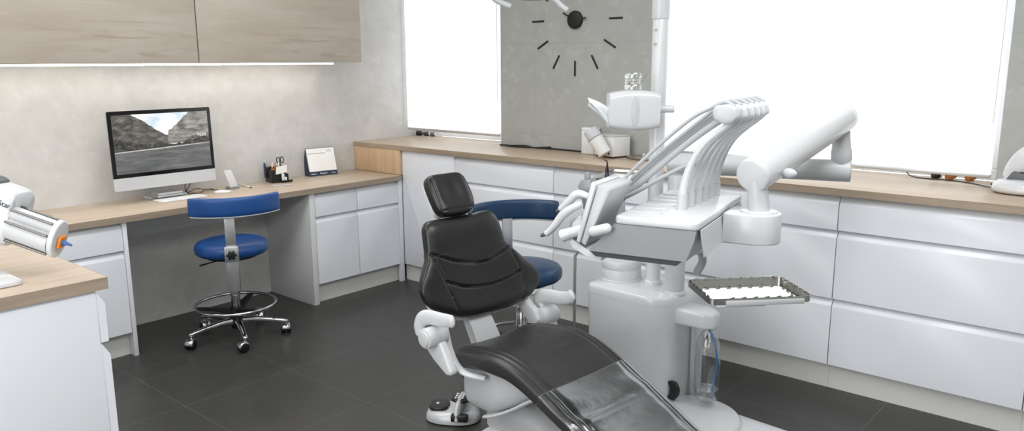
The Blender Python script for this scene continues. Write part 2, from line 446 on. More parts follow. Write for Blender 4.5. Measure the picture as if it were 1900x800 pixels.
ZT = HC-TW-.001
def window_cabinet(y0, y1, label):
    t = thing('drawer_cabinet', label, 'cabinet', (-.24, (y0+y1)/2, 0), 'white drawer cabinets under the window worktop')
    obj('body', MB().box((-.430, y0+.001, .115), (-GAP, y1-.001, ZT)), 'white', t, 0)
    obj('plinth', MB().box((-.4217, y0+.0005, 0), (-.405, y1-.0005, .113)), 'plinth', t, 0)
    for z0, z1 in ((.1278, .4565), (.4565, .7876), (.7876, ZT-.002)):
        obj('drawer_front', front_x(y0, y1, z0, z1), 'white', t)
t = thing('corner_cabinet', 'plain white tall-fronted corner cabinet under the oak end board', 'cabinet', (-.24, -.79, 0))
obj('body', MB().box((-.430, -1.029, .115), (-GAP, -.537, HD-TD-.005)), 'white', t, 0)
obj('door', MB().box((-.4582, -1.029, .1278), (-.432, -.5135, ZT-.002), .0015), 'white', t)
obj('plinth', MB().box((-.4217, -1.0295, 0), (-.405, -.484, .113)), 'plinth', t, 0)
ys = (-1.03, -1.865, -2.70, -3.531, -4.332, -5.12)
for k, lab in enumerate(('white three-drawer cabinet behind the navy stool, next to the plain corner cabinet',
                         'white three-drawer cabinet mostly hidden behind the dental unit column and instrument table',
                         'white three-drawer cabinet seen behind the instrument tray and the water bottle',
                         'white three-drawer cabinet fully in view between the instrument tray and the picture edge',
                         'white three-drawer cabinet at the picture edge, only a sliver in view')):
    window_cabinet(ys[k+1], ys[k], lab)

DZ = HD-TD-.001
t = thing('desk_cabinet', 'white desk cabinet with two drawers over two doors, in the room corner', 'cabinet', (-.85, -.27, 0))
obj('body', MB().box((-1.205, -.482, .125), (-.462, -GAP, DZ)), 'white', t, 0)
obj('side_panel', MB().box((-1.247, -.511, 0), (-1.2075, -GAP, DZ), .001).box((-1.2075, -.47, .0), (-1.2065, -.01, .1)), 'white_in', t)
obj('plinth', MB().box((-1.206, -.458, 0), (-.44, -.44, .124)), 'plinth', t, 0)
obj('filler_strip', MB().box((-.497, -.51, .0), (-.459, -.485, DZ), .001), 'white', t)
for x0, x1 in ((-1.206, -.865), (-.865, -.498)):
    obj('drawer_front', front_y(x0, x1, .5843, DZ-.002), 'white', t)
    obj('door', front_y(x0, x1, .135, .5843), 'white', t)
t = thing('drawer_pedestal', 'white drawer pedestal under the desk end near the mixer', 'cabinet', (-2.7, -.27, 0))
obj('body', MB().box((-3.0, -.482, .135), (-2.4165, -GAP, DZ)), 'white', t, 0)
obj('side_panel', MB().box((-2.416, -.511, 0), (-2.3945, -GAP, DZ), .001), 'white', t)
obj('plinth', MB().box((-3.0, -.455, 0), (-2.417, -.437, .134)), 'plinth', t, 0)
obj('drawer_front', front_y(-3.0, -2.417, .59, DZ-.002), 'white', t)
obj('drawer_front', front_y(-3.0, -2.417, .136, .59), 'white', t)

# island in the left foreground
t = thing('island_cabinet', 'white island cabinet with an oak top carrying the mixer', 'cabinet', (-3.8, -2.0, 0))
obj('oak_top', MB().box((-4.4, -2.489, HC-TW), (-3.293, -1.5, HC), .0015), 'oak_x', t)
obj('edge_band', MB().box((-4.4, -2.4902, HC-TW+.0005), (-3.2925, -2.489, HC-.0005)).box((-3.293, -2.489, HC-TW+.0005), (-3.2918, -1.5, HC-.0005)), 'edge_x', t)
obj('end_panel', MB().box((-4.39, -2.482, 0), (-3.325, -2.462, HC-TW-.001), .001), 'white', t)
obj('body', MB().box((-4.39, -2.46, .1), (-3.327, -1.51, HC-TW-.001)), 'white_in', t, 0)
obj('plinth', MB().box((-3.36, -2.46, 0), (-3.345, -1.51, .099)), 'plinth', t, 0)
for z0, z1 in ((.1, .46), (.46, .80), (.80, HC-TW-.003)):
    mb = MB(); poly = [(0, z0), (0, z1-.0385), (-.020, z1-.004), (-.023, z1-.004), (-.023, z0)]
    mb.prism(poly, (-3.3015, -2.481, 0), (1,0,0), (0,0,1), (0,1,0), .965, .0012, 1, .3)
    obj('drawer_front', mb, 'white', t)

# ------------------------------------------------------------------ wall clock
cy, cz, CR = -1.684, 1.823, .352
t = thing('wall_clock', 'black wall clock of separate bar marks and a round hub on the concrete pier', 'clock', (-.005, cy, cz))
obj('hub', MB().lathe([(.056, 0), (.056, .014), (.054, .018), (.049, .020), (.001, .021)], (-.001, cy, cz), (-1,0,0), 40), 'blackmatt', t)
for k in range(12):
    a = math.pi/6*k; d = Vector((0, -math.sin(a), math.cos(a))); w = Vector((0, math.cos(a), math.sin(a)))
    p = Vector((-.0005, cy, cz))+d*.254-w*.0055
    obj('hour_mark', MB().prism([(0, 0), (.098, 0), (.098, .011), (0, .011)], p, d, w, (-1,0,0), .006, .001, 1), 'blackmatt', t)
for name, ang, ln, w_ in (('hour_hand', 84, .088, .010), ('minute_hand', 297, .100, .009)):
    a = R(ang); d = Vector((0, -math.sin(a), math.cos(a))); w = Vector((0, math.cos(a), math.sin(a)))
    obj(name, MB().prism([(0, 0), (ln, 0), (ln, w_), (0, w_)], Vector((-.016, cy, cz))-w*w_/2, d, w, (-1,0,0), .003), 'blackmatt', t)

# ------------------------------------------------------------------ desk things
# all-in-one computer
sw, sh = .606, .352
SL = Vector((-2.306, -.222, 0))
t = thing('desktop_computer', 'large silver all-in-one computer with a valley wallpaper on the desk', 'computer', (-2.0, -.2, HD))
tilt = .035
u = Vector((1, 0, 0)); v = Vector((0, tilt, 1)).normalized(); n = u.cross(v)   # n points to the room (-y)
O = Vector((-2.307, -.205, .858))
def mon(x, y, d=0): return O+u*x+v*y+n*d
W_, Hc_, Hg_ = .606, .072, .374
def rrect(x0, y0, x1, y1, r, corners=(1,1,1,1), k=5):
    pts = []
    for (cx, cy_), a0, on in (((x0+r, y0+r), math.pi, corners[0]), ((x1-r, y0+r), 1.5*math.pi, corners[1]), ((x1-r, y1-r), 0, corners[2]), ((x0+r, y1-r), .5*math.pi, corners[3])):
        if on: pts += [(cx+r*math.cos(a0+i/k*math.pi/2), cy_+r*math.sin(a0+i/k*math.pi/2)) for i in range(k+1)]
        else: pts.append((x0 if cx < (x0+x1)/2 else x1, y0 if cy_ < (y0+y1)/2 else y1))
    return pts
obj('aluminium_chin', MB().prism(rrect(0, 0, W_, Hc_, .010, (1,1,0,0)), mon(0, 0), u, v, n*-1, .010, .0008, 1), 'chin', t)
obj('glass_bezel', MB().prism(rrect(0, Hc_+.0005, W_, Hc_+Hg_, .010, (0,0,1,1)), mon(0, 0), u, v, n*-1, .010, .0008, 1), 'blackgloss', t)
bk = []
for k, (s_, d_) in enumerate(((.998, .011), (.99, .018), (.9, .030), (.7, .044), (.45, .052), (.2, .055))):
    bk.append([mon(W_/2+(x-W_/2)*s_, (Hc_+Hg_)/2+(y-(Hc_+Hg_)/2)*s_, -d_) for x, y in rrect(0, 0, W_, Hc_+Hg_, .010)])
obj('back_shell', MB().loft(bk), 'alu', t)
foot = MB()
foot.prism([(-.02, 0), (-.125, 0), (-.125, .008), (-.02, .008)], (-2.085, 0, HD), (0,1,0), (0,0,1), (1,0,0), .19, .003)
fp = [(-2.045, -.030, HD+.006), (-2.045, -.028, HD+.05), (-2.045, -.045, .93), (-2.045, -.10, 1.06), (-2.045, -.145, 1.10)]
foot.loft([[Vector(p)+Vector((sx*.06, sy*.004, 0)) for sx, sy in ((0,-1),(2.0,-1),(2.0,1),(0,1))] for p in cat(fp, 4)])
obj('stand_foot', foot, 'chin', t)
# the picture on the screen: sky, two mountain sides, shore, lake (flat layers within the display)
def scenic(name, stops, scale, strength=.85, rot=(0,0,0), stretch=(1,1,1)):
    m, nt, bs = nodes(name); v_ = coords(nt, stretch, rot=rot)
    f = noise(nt, v_, scale, 8, .68, .5)
    c = ramp(nt, f, [(p, lin(q)) for p, q in stops])
    bs.inputs['Base Color'].default_value = (.01,.01,.01,1); bs.inputs['Roughness'].default_value = .15
    nt.links.new(c, bs.inputs['Emission Color']); bs.inputs['Emission Strength'].default_value = strength
    M[name] = m
scenic('wallpaper sky', [(.36, (190,212,228)), (.50, (234,239,242)), (.62, (248,249,250))], 5, 1.0, stretch=(1,1,1.8))
scenic('wallpaper dark slope', [(.34, (58,56,53)), (.48, (96,93,88)), (.60, (126,122,115)), (.76, (158,154,146))], 16, .80, (0, R(35), 0), (1,1,2.6))
scenic('wallpaper pale slope', [(.34, (72,70,66)), (.48, (132,128,120)), (.60, (172,168,160)), (.74, (196,193,186))], 15, .85, (0, R(-40), 0), (1,1,2.6))
scenic('wallpaper trees', [(.36, (34,33,32)), (.52, (72,70,66)), (.68, (128,124,116))], 60, .85)
scenic('wallpaper shore', [(.4, (190,188,184)), (.6, (214,212,208))], 40, .85)
scenic('wallpaper lake', [(.34, (84,85,85)), (.52, (108,109,109)), (.70, (136,137,137))], 5, .85, stretch=(1,1,9))
bz = .021
sx0, sx1, sy0, sy1 = bz, W_-bz, Hc_+.022, Hc_+Hg_-.022
SWd, SHt = sx1-sx0, sy1-sy0
def jag(pts, amp, n=7, seed=1):
    rnd = random.Random(seed); o = []
    for (x0, y0), (x1, y1) in zip(pts, pts[1:]):
        for i in range(n):
            q = i/n; o.append((x0+(x1-x0)*q, y0+(y1-y0)*q+(rnd.uniform(-amp, amp) if i else 0)))
    o.append(pts[-1]); return o
scr = MB(); dsp = []
def layer(poly, d, idx):
    bm = scr.bm; vs = [bm.verts.new(mon(sx0+x*SWd, sy0+y*SHt, d)) for x, y in poly]; f = bm.faces.new(vs); f.material_index = idx
    return f
layer([(0,0),(1,0),(1,1),(0,1)], .0004, 0)
lft = jag([(.19,1),(.33,.86),(.45,.70),(.52,.63),(.56,.60)], .012, 6, 3)
rgt = jag([(.545,.53),(.56,.68),(.66,.80),(.74,.93),(.80,1.0)], .012, 6, 5)
layer([(0,.40),(0,1)]+lft+[(.60,.46)], .0006, 1)
layer([(.545,.46)]+rgt+[(1,1),(1,.46)], .0007, 2)
layer([(0,.355)]+jag([(0,.60),(.10,.58),(.22,.50),(.40,.47),(.55,.455),(.72,.465),(.88,.53),(1,.56)], .018, 6, 8)+[(1,.43),(.5,.40)], .0008, 3)
layer([(0,.352),(0,.375),(.5,.405),(1,.437),(1,.418),(.5,.38)], .0009, 4)
layer([(0,0),(1,0),(1,.425),(.5,.385),(0,.358)], .0010, 5)
dsp = obj('display', scr, ['wallpaper sky', 'wallpaper dark slope', 'wallpaper pale slope', 'wallpaper trees', 'wallpaper shore', 'wallpaper lake'], t, 0)
M['screenwhite'] = emit('white screen digits', (245,245,245), .95)
text('screen_clock', '14:50', .026, mon(sx0+.865*SWd, sy0+.555*SHt, .0015), u, v, 'screenwhite', dsp, .0001)

t = tag(obj('keyboard', MB().box((-2.10, -.305, HD+.0005), (-1.815, -.195, HD+.009), .003), 'white_in'), 'flat white keyboard on the desk before the computer', 'keyboard')
ms = []
for i in range(9):
    q = i/8; z = .016*(math.sin(math.pi*min(1, q*1.0))**.6)
for h, s_ in ((0, .96), (.004, 1.0), (.009, .93), (.013, .74), (.0155, .42), (.016, .05)):
    ms.append([Vector((-1.678, -.228, HD+.0008+h))+(Vector((.72,-.62,0))*(sp(math.cos(a), .75)*.053)+Vector((.62,.72,0))*(sp(math.sin(a), .75)*.029))*s_ for a in [2*math.pi*j/28 for j in range(28)]])
tag(obj('computer_mouse', MB().loft(ms), 'white_in'), 'small white computer mouse on the desk near the blue stool back', 'mouse')
# silver boxes under the screen
t = thing('silver_case', 'flat silver two-layer case lying on the desk below the computer screen', 'case', (-1.97, -.16, HD))
obj('lower_case', MB().box((-2.06, -.185, HD+.009), (-1.885, -.075, HD+.024), .004), 'alu', t)
obj('upper_case', MB().box((-2.055, -.18, HD+.0245), (-1.905, -.085, HD+.037), .003), 'silverpaint', t)
# wedge stand beside the computer
t = thing('tablet_stand', 'white leaning tablet-like panel on a wedge stand beside the computer', 'stand', (-1.55, -.12, HD))
obj('panel', MB().prism([(0,0),(.056,0),(.022,.108),(-.032,.108)], (-1.575, -.140, HD+.011), (1,0,0), (0,.12,1), (0,1,0), .009, .003), 'white_in', t)
obj('wedge_foot', MB().prism([(-.004,0),(.060,0),(.058,.0105),(-.004,.0105)], (-1.575, -.150, HD+.0003), (1,0,0), (0,0,1), (0,1,0), .06, .002), 'greybody', t)
# cables
tag(obj('computer_cable', MB().tube(cat([(-1.865, -.135, HD+.072), (-1.868, -.135, HD+.04), (-1.850, -.14, HD+.006), (-1.82, -.12, HD+.004), (-1.79, -.16, HD+.004), (-1.72, -.10, HD+.012), (-1.66, -.13, HD+.004), (-1.60, -.165, HD+.004)], 8), .0022, 8), 'black'), 'thin black cable coiling over the desk beside the computer foot', 'cable')
tag(obj('power_cable', MB().tube(cat([(-1.82, -.120, HD+.072), (-1.835, -.11, HD+.04), (-1.845, -.085, HD+.006), (-1.80, -.06, HD+.004), (-1.75, -.05, HD+.016), (-1.70, -.07, HD+.006), (-1.645, -.06, HD+.004)], 8), .0022, 8), 'black'), 'second thin black cable hanging behind the computer towards the wedge stand', 'cable')
# pencil and stylus
def pencil(a, b, r): 
    a, b = Vector(a), Vector(b); return MB().cyl(a, a+(b-a)*.88, r, None, .001, 10), MB().lathe([(r, 0), (r*.15, (b-a).length*.12)], a+(b-a)*.88, b-a, 10)
t = thing('white_pencil', 'white pencil lying on the desk between the wedge stand and the pen holder', 'pencil', (-1.45, -.14, HD))
a_, b_ = pencil((-1.445, -.03, HD+.005), (-1.478, -.235, HD+.005), .0048)
obj('shaft', a_, 'white_in', t); obj('tip', b_, 'black', t)
tag(obj('silver_pen', MB().cyl((-1.345, -.250, HD+.004), (-1.225, -.315, HD+.004), .0035, .0025, .0008, 10), 'alu'), 'thin silver pen lying near the desk front edge', 'pen')

# desk organiser and what stands in it
ox, oy = -1.205, -.095
t = thing('pen_holder', 'black desk organiser holding pens and scissors against the concrete wall', 'organiser', (ox, oy, HD))
ang = R(-12); ca, sa = math.cos(ang), math.sin(ang)
def og(x, y, z=0): return Vector((ox+x*ca-y*sa, oy+x*sa+y*ca, HD+.0005+z))
def ogbox(mb, x0, x1, y0, y1, z0, z1, bev=.002):
    mx_ = Matrix.Translation(og(0,0)) @ Matrix.Rotation(ang, 4, 'Z')
    return mb.box((x0, y0, z0), (x1, y1, z1), bev, 1, mx_)
b = MB(); wt = .003
for x0, x1, y0, y1, h in ((-.058, .002, -.01, .055, .098), (.002, .058, -.01, .055, .098), (-.058, .0, -.06, -.01, .085), (.0, .058, -.06, -.01, .055)):
    ogbox(b, x0, x1, y0, y0+wt, 0, h, .0008); ogbox(b, x0, x1, y1-wt, y1, 0, h, .0008); ogbox(b, x0, x0+wt, y0, y1, 0, h, .0008); ogbox(b, x1-wt, x1, y0, y1, 0, h, .0008)
ogbox(b, -.058, .058, -.06, .055, 0, .004, .001)
obj('compartments', b, 'black', t)
b = MB(); ogbox(b, .0, .075, -.085, -.0605, 0, .004, .001); ogbox(b, .0, .075, -.085, -.082, 0, .016, .001); ogbox(b, .072, .075, -.085, -.0605, 0, .016, .001)
obj('front_tray', b, 'black', t)
def pen(mat, x, y, dx, dy, L, r, lab, cap=None, kind='pen', name='ballpoint_pen'):
    a = og(x, y, .0065); d = Vector((dx, dy, 1)).normalized()
    o = thing(name, lab, kind, a, 'pens standing in the black organiser')
    obj('barrel', MB().cyl(a, a+d*L*.8, r, None, .0008, 10), mat, o); obj('cap', MB().cyl(a+d*L*.8, a+d*L, r*1.05, r*.8, .0008, 10), cap or mat, o)
pen('white_in', .026, .035, .02, .01, .165, .0055, 'tall white pen standing above the scissors in the organiser')
pen('orange', -.018, .012, .16, -.02, .125, .0055, 'orange pen standing in the black organiser')
pen('white_in', -.034, .012, .12, -.02, .122, .005, 'thin white pen between the tan pencil and the orange pen in the organiser')
pen('paper', .010, .012, .10, -.02, .120, .005, 'thin white pen between the orange pen and the scissors in the organiser')
pen('amber', -.045, .02, -.08, 0, .125, .0055, 'tan pencil leaning beside the blue pen in the organiser', 'oak_side', 'pencil', 'tan_pencil')
t = thing('blue_marker', 'blue marker clipped to the wall-side end of the black organiser', 'marker', og(-.066, .02))
a = og(-.066, .025, .03); d = Vector((-.05, 0, 1)).normalized()
obj('barrel', MB().cyl(a, a+d*.075, .008, None, .001, 12), 'navyink', t); obj('cap', MB().cyl(a+d*.075, a+d*.10, .0085, .006, .001, 12), 'blue', t); obj('pale_grip', MB().cyl(a-d*.004, a, .007, .008, .001, 12), 'amber', t)
t = thing('scissors', 'black handled scissors standing in the organiser', 'scissors', og(.035, .02))
for s_ in (-1, 1):
    c_ = og(.036+s_*.013, .018, .142)
    pts = [c_+Vector((math.cos(q)*.0115*ca, math.cos(q)*.0115*sa, math.sin(q)*.021)) for q in [2*math.pi*k/20 for k in range(21)]]
    obj('handle', MB().tube(pts, .0032, 8, up=(0,1,0)), 'black', t)
    obj('blade', MB().prism([(-.004,0),(.004,0),(.003,.115),(-.003,.115)], og(.036+s_*.003, .018+s_*.001, .0065), (ca, sa, 0), (0,0,1), (-sa, ca, 0), .0018), 'darkgrey', t)
t = tag(obj('note_paper', MB().prism([(-.038,0),(.040,.012),(.040,.060),(-.034,.050)], og(.008, -.0635, .056), (ca, sa, 0), (0,0,1), (-sa, ca, 0), .0015), 'paper'), 'white note paper propped on the front of the black organiser', 'note paper')
mx_ = Matrix.Translation(og(0,0)) @ Matrix.Rotation(ang, 4, 'Z')
tag(obj('eraser_stick', MB().box((.006, -.0795, .0045), (.024, -.0645, .062), .004, 2, mx_), 'white_in'), 'small white upright eraser stick in the organiser front tray', 'eraser')
tag(obj('white_eraser', MB().box((.0265, -.0785, .0045), (.040, -.0645, .036), .003, 2, mx_), 'paper'), 'small white eraser block beside the eraser stick', 'eraser')
tag(obj('peach_eraser', MB().box((-.045, -.030, .075), (-.018, -.015, .094), .005, 2, mx_), 'amber'), 'peach coloured eraser sticking out of the organiser corner', 'eraser')

# desk calendar
t = thing('desk_calendar', 'white tent calendar with a dark blue base standing on the desk', 'calendar', (-.83, -.06, HD))
u_ = Vector((.2115, -.032, 0)).normalized(); w_ = Vector((-u_.y, u_.x, 0))     # w_ points to the wall
A_ = Vector((-.932, -.085, HD+.001)); cw, chh, lean = .214, .192, .055
vv = (Vector((0,0,1))*chh+w_*lean).normalized(); nn = u_.cross(vv)
obj('back_card', MB().prism([(0,0),(cw,0),(cw,.2),(0,.2)], A_+w_*.112, u_, (Vector((0,0,1))*chh-w_*(.112-lean-.003)).normalized(), w_, .002), 'navyink', t)
obj('side_gusset', MB().prism([(0,0),(.110,0),(lean+.001,chh-.006),(lean-.003,chh-.006)], A_+u_*.001+Vector((0,0,.001)), w_, (0,0,1), u_, .0015), 'navyink', t)
obj('base_strip', MB().prism([(0,0),(cw,0),(cw,.032),(0,.032)], A_, u_, vv, nn*-1, .002), 'navyink', t)
pg = obj('page', MB().prism([(0,.033),(cw,.033),(cw,.198),(0,.198)], A_, u_, vv, nn*-1, .002), 'paper', t)
obj('header_line', MB().prism([(.012,.158),(.145,.158),(.145,.162),(.012,.162)], A_+nn*.0003, u_, vv, nn, .0003), 'greyink', pg)
text('year', '202', .026, A_+nn*.0004+u_*.155+vv*.168, u_, vv, 'greyink', pg, .0001)
obj('binding', MB().cyl(A_+vv*.199-nn*.002, A_+vv*.199-nn*.002+u_*cw, .0035, None, 0, 10), 'greybody', t)
b = MB()
for x0, x1, y0, y1 in ((.010, .050, .012, .018), (.080, .085, .010, .024), (.088, .100, .012, .019), (.102, .112, .010, .019), (.115, .128, .012, .019), (.13, .134, .012, .022), (.170, .198, .012, .018)):
    b.prism([(x0,y0),(x1,y0),(x1,y1),(x0,y1)], A_+nn*.0003, u_, vv, nn, .0003)
obj('base_print', b, 'alu', t, 0)

# ------------------------------------------------------------------ things on the window worktop
def mini(name, lab, cat_, loc, L, r, col, cap, d=(0,1,0), group=None):
    t = thing(name, lab, cat_, loc, group); a = Vector(loc); d = Vector(d).normalized()
    obj('barrel', MB().cyl(a-d*L/2, a+d*L*.2, r, None, r*.2, 14), col, t); obj('cap', MB().cyl(a+d*L*.2, a+d*L/2, r*.75, r*.6, r*.2, 14), cap, t)
zz = HC
mini('small_vial', 'dark vial lying on the narrow window sill, nearest the room corner', 'vial', (.150, -.052, zz+.0185), .06, .018, 'black', 'darkgrey', (.5,-.8,0), 'small vials on the narrow window sill')
mini('small_vial', 'dark vial lying on the narrow window sill, middle one of three', 'vial', (.165, -.122, zz+.0165), .055, .016, 'purple', 'white_in', (.4,-.9,0), 'small vials on the narrow window sill')
mini('small_vial', 'white capped vial lying on the narrow window sill, farthest from the corner', 'vial', (.160, -.195, zz+.0165), .05, .016, 'darkgrey', 'white_in', (.3,-.9,0), 'small vials on the narrow window sill')
mini('small_vial', 'black and white capped vial lying on the wide window sill', 'vial', (.135, -3.800, zz+.0175), .05, .017, 'black', 'white_in', (.5,-.5,0), 'small vials on the wide window sill')
mini('small_vial', 'amber vial lying on the wide window sill beside the black and white one', 'vial', (.135, -3.862, zz+.0175), .05, .017, 'amber', 'black', (.6,-.4,0), 'small vials on the wide window sill')
mini('small_vial', 'amber vial lying on the wide window sill, on its own nearer the scanner', 'vial', (.150, -3.945, zz+.0165), .05, .016, 'amber', 'darkgrey', (.6,-.4,0), 'small vials on the wide window sill')
tag(obj('wall_cable', MB().tube(cat([(-.010, -1.055, zz+.006), (-.020, -1.15, zz+.006), (-.012, -1.28, zz+.012), (-.03, -1.36, zz+.006), (-.016, -1.48, zz+.006), (-.012, -1.62, zz+.006), (-.02, -1.775, zz+.006)], 8), .0048, 8).tube(cat([(-.022, -1.055, zz+.005), (-.055, -1.2, zz+.005), (-.03, -1.36, zz+.0055), (-.012, -1.5, zz+.016)], 8), .0045, 8), 'black'), 'black cable lying along the concrete pier on the window worktop', 'cable')
# white box, upright canister, leaning container
t = thing('white_box', 'small white box-shaped appliance on the worktop against the pier', 'appliance', (-.07, -2.03, zz))
th_ = R(-16); mx_ = Matrix.Translation((-.088, -2.035, zz+.001)) @ Matrix.Rotation(th_, 4, 'Z')
obj('case', MB().box((-.070, -.088, .008), (.070, .088, .128), .006, 3, mx_), 'white_in', t)
obj('lid', MB().box((-.071, -.089, .1285), (.071, .089, .136), .003, 2, mx_), 'enamel2', t)
for sx in (-1, 1):
    for sy in (-1, 1): obj('foot', MB().cyl(mx_ @ Vector((sx*.055, sy*.072, 0)), mx_ @ Vector((sx*.055, sy*.072, .009)), .009, None, 0, 12), 'black', t)
for y in (-.05, .05):
    obj('front_port', MB().box((-.0715, y-.008, .02), (-.0695, y+.008, .036), 0, 1, mx_), 'black', t)
t = thing('white_canister', 'tall white canister at the back of the worktop beside the white box', 'canister', (-.06, -1.84, zz))
obj('body', MB().prism(rrect(-.038, -.052, .038, .052, .014), (-.046, -1.845, zz+.001), (1,0,0), (0,1,0), (0,0,1), .150, .004), 'white_in', t)
obj('lid', MB().prism(rrect(-.037, -.051, .037, .051, .014), (-.046, -1.845, zz+.1515), (1,0,0), (0,1,0), (0,0,1), .014, .004), 'paper', t)
# tilted cup: axis leans to the desk side
t = thing('tilted_cup', 'white cup with a dark band line leaning in front of the white box', 'cup', (-.21, -2.03, zz))
p0 = Vector((-.235, -2.075, zz+.042)); ax = Vector((-.02, .105, .150)).normalized()
obj('body', MB().lathe([(.036, -.012), (.0405, -.008), (.0415, 0), (.0455, .100)], p0, ax, 32), 'white_in', t)
obj('band_line', MB().lathe([(.0462, .100), (.0466, .1008), (.0462, .103)], p0, ax, 32), 'black', t)
obj('lid', MB().lathe([(.0455, .103), (.046, .106), (.044, .158), (.041, .162), (.001, .163)], p0, ax, 32), 'enamel2', t)
t = thing('metal_plate', 'flat brushed steel box with a small knob on the worktop by the lamp pole', 'metal box', (-.13, -2.22, zz))
mx_ = Matrix.Translation((-.10, -2.25, zz+.001)) @ Matrix.Rotation(R(-14), 4, 'Z')
obj('case', MB().box((-.05, -.075, 0), (.05, .075, .020), .003, 2, mx_), 'steel', t)
obj('knob', MB().cyl(mx_ @ Vector((0, -.02, .0195)), mx_ @ Vector((0, -.02, .036)), .009, .008, .002, 16), 'alu', t)
# white scanner at the end of the worktop
t = thing('desktop_scanner', 'white rounded desktop scanner at the far end of the window worktop', 'scanner', (-.13, -4.22, zz))
cx_, cy_ = -.10, -4.225
rings = []
for h, s_ in ((0, .90), (.006, .97), (.016, 1.0), (.034, .97), (.050, .86), (.058, .70), (.060, .45)):
    rings.append([(cx_+sp(math.cos(a), .7)*.115*s_, cy_+sp(math.sin(a), .7)*.150*s_, zz+.004+h) for a in [2*math.pi*j/40 for j in range(40)]])
obj('base', MB().loft(rings), 'enamel', t)
obj('rubber_foot', MB().lathe([(.08, 0), (.08, .0045)], (cx_, cy_, zz+.0005), seg=32, sx=1, sy=1.3), 'black', t)
pth = cat([(cx_, -4.145, zz+.064), (cx_, -4.17, zz+.11), (cx_, -4.21, zz+.155), (cx_, -4.27, zz+.185), (cx_, -4.33, zz+.185), (cx_, -4.37, zz+.15)], 6)
obj('arched_head', MB().tube(pth, [.030+.018*math.sin(math.pi*i/(len(pth)-1)) for i in range(len(pth))], 20, (1.25, .8), (1,0,0), True, .5), 'enamel', t)
obj('dark_cradle', MB().prism([(-.055,0),(.075,0),(.05,.028),(-.03,.040)], (cx_-.055, -4.185, zz+.058), (0,-1,0), (0,0,1), (1,0,0), .085, .006), 'darkgrey', t)
obj('dark_hinge', MB().cyl((cx_-.052, -4.185, zz+.083), (cx_+.03, -4.185, zz+.083), .014, None, .002, 18).prism([(0,0),(.012,0),(.075,.052),(.066,.058)], (cx_-.050, -4.19, zz+.075), (0,-1,0), (0,0,1), (1,0,0), .01), 'black', t)
tag(obj('scanner_cable', MB().tube(cat([(-.09, -4.070, zz+.03), (-.06, -4.064, zz+.008), (.03, -3.99, zz+.004), (.08, -3.90, zz+.004), (.09, -3.82, zz+.004), (.085, -3.74, zz+.004), (.11, -3.68, zz+.01), (.13, -3.655, zz+.04)], 8), .0028, 8), 'black'), 'thin black cable curving from the scanner past the amber vials', 'cable')
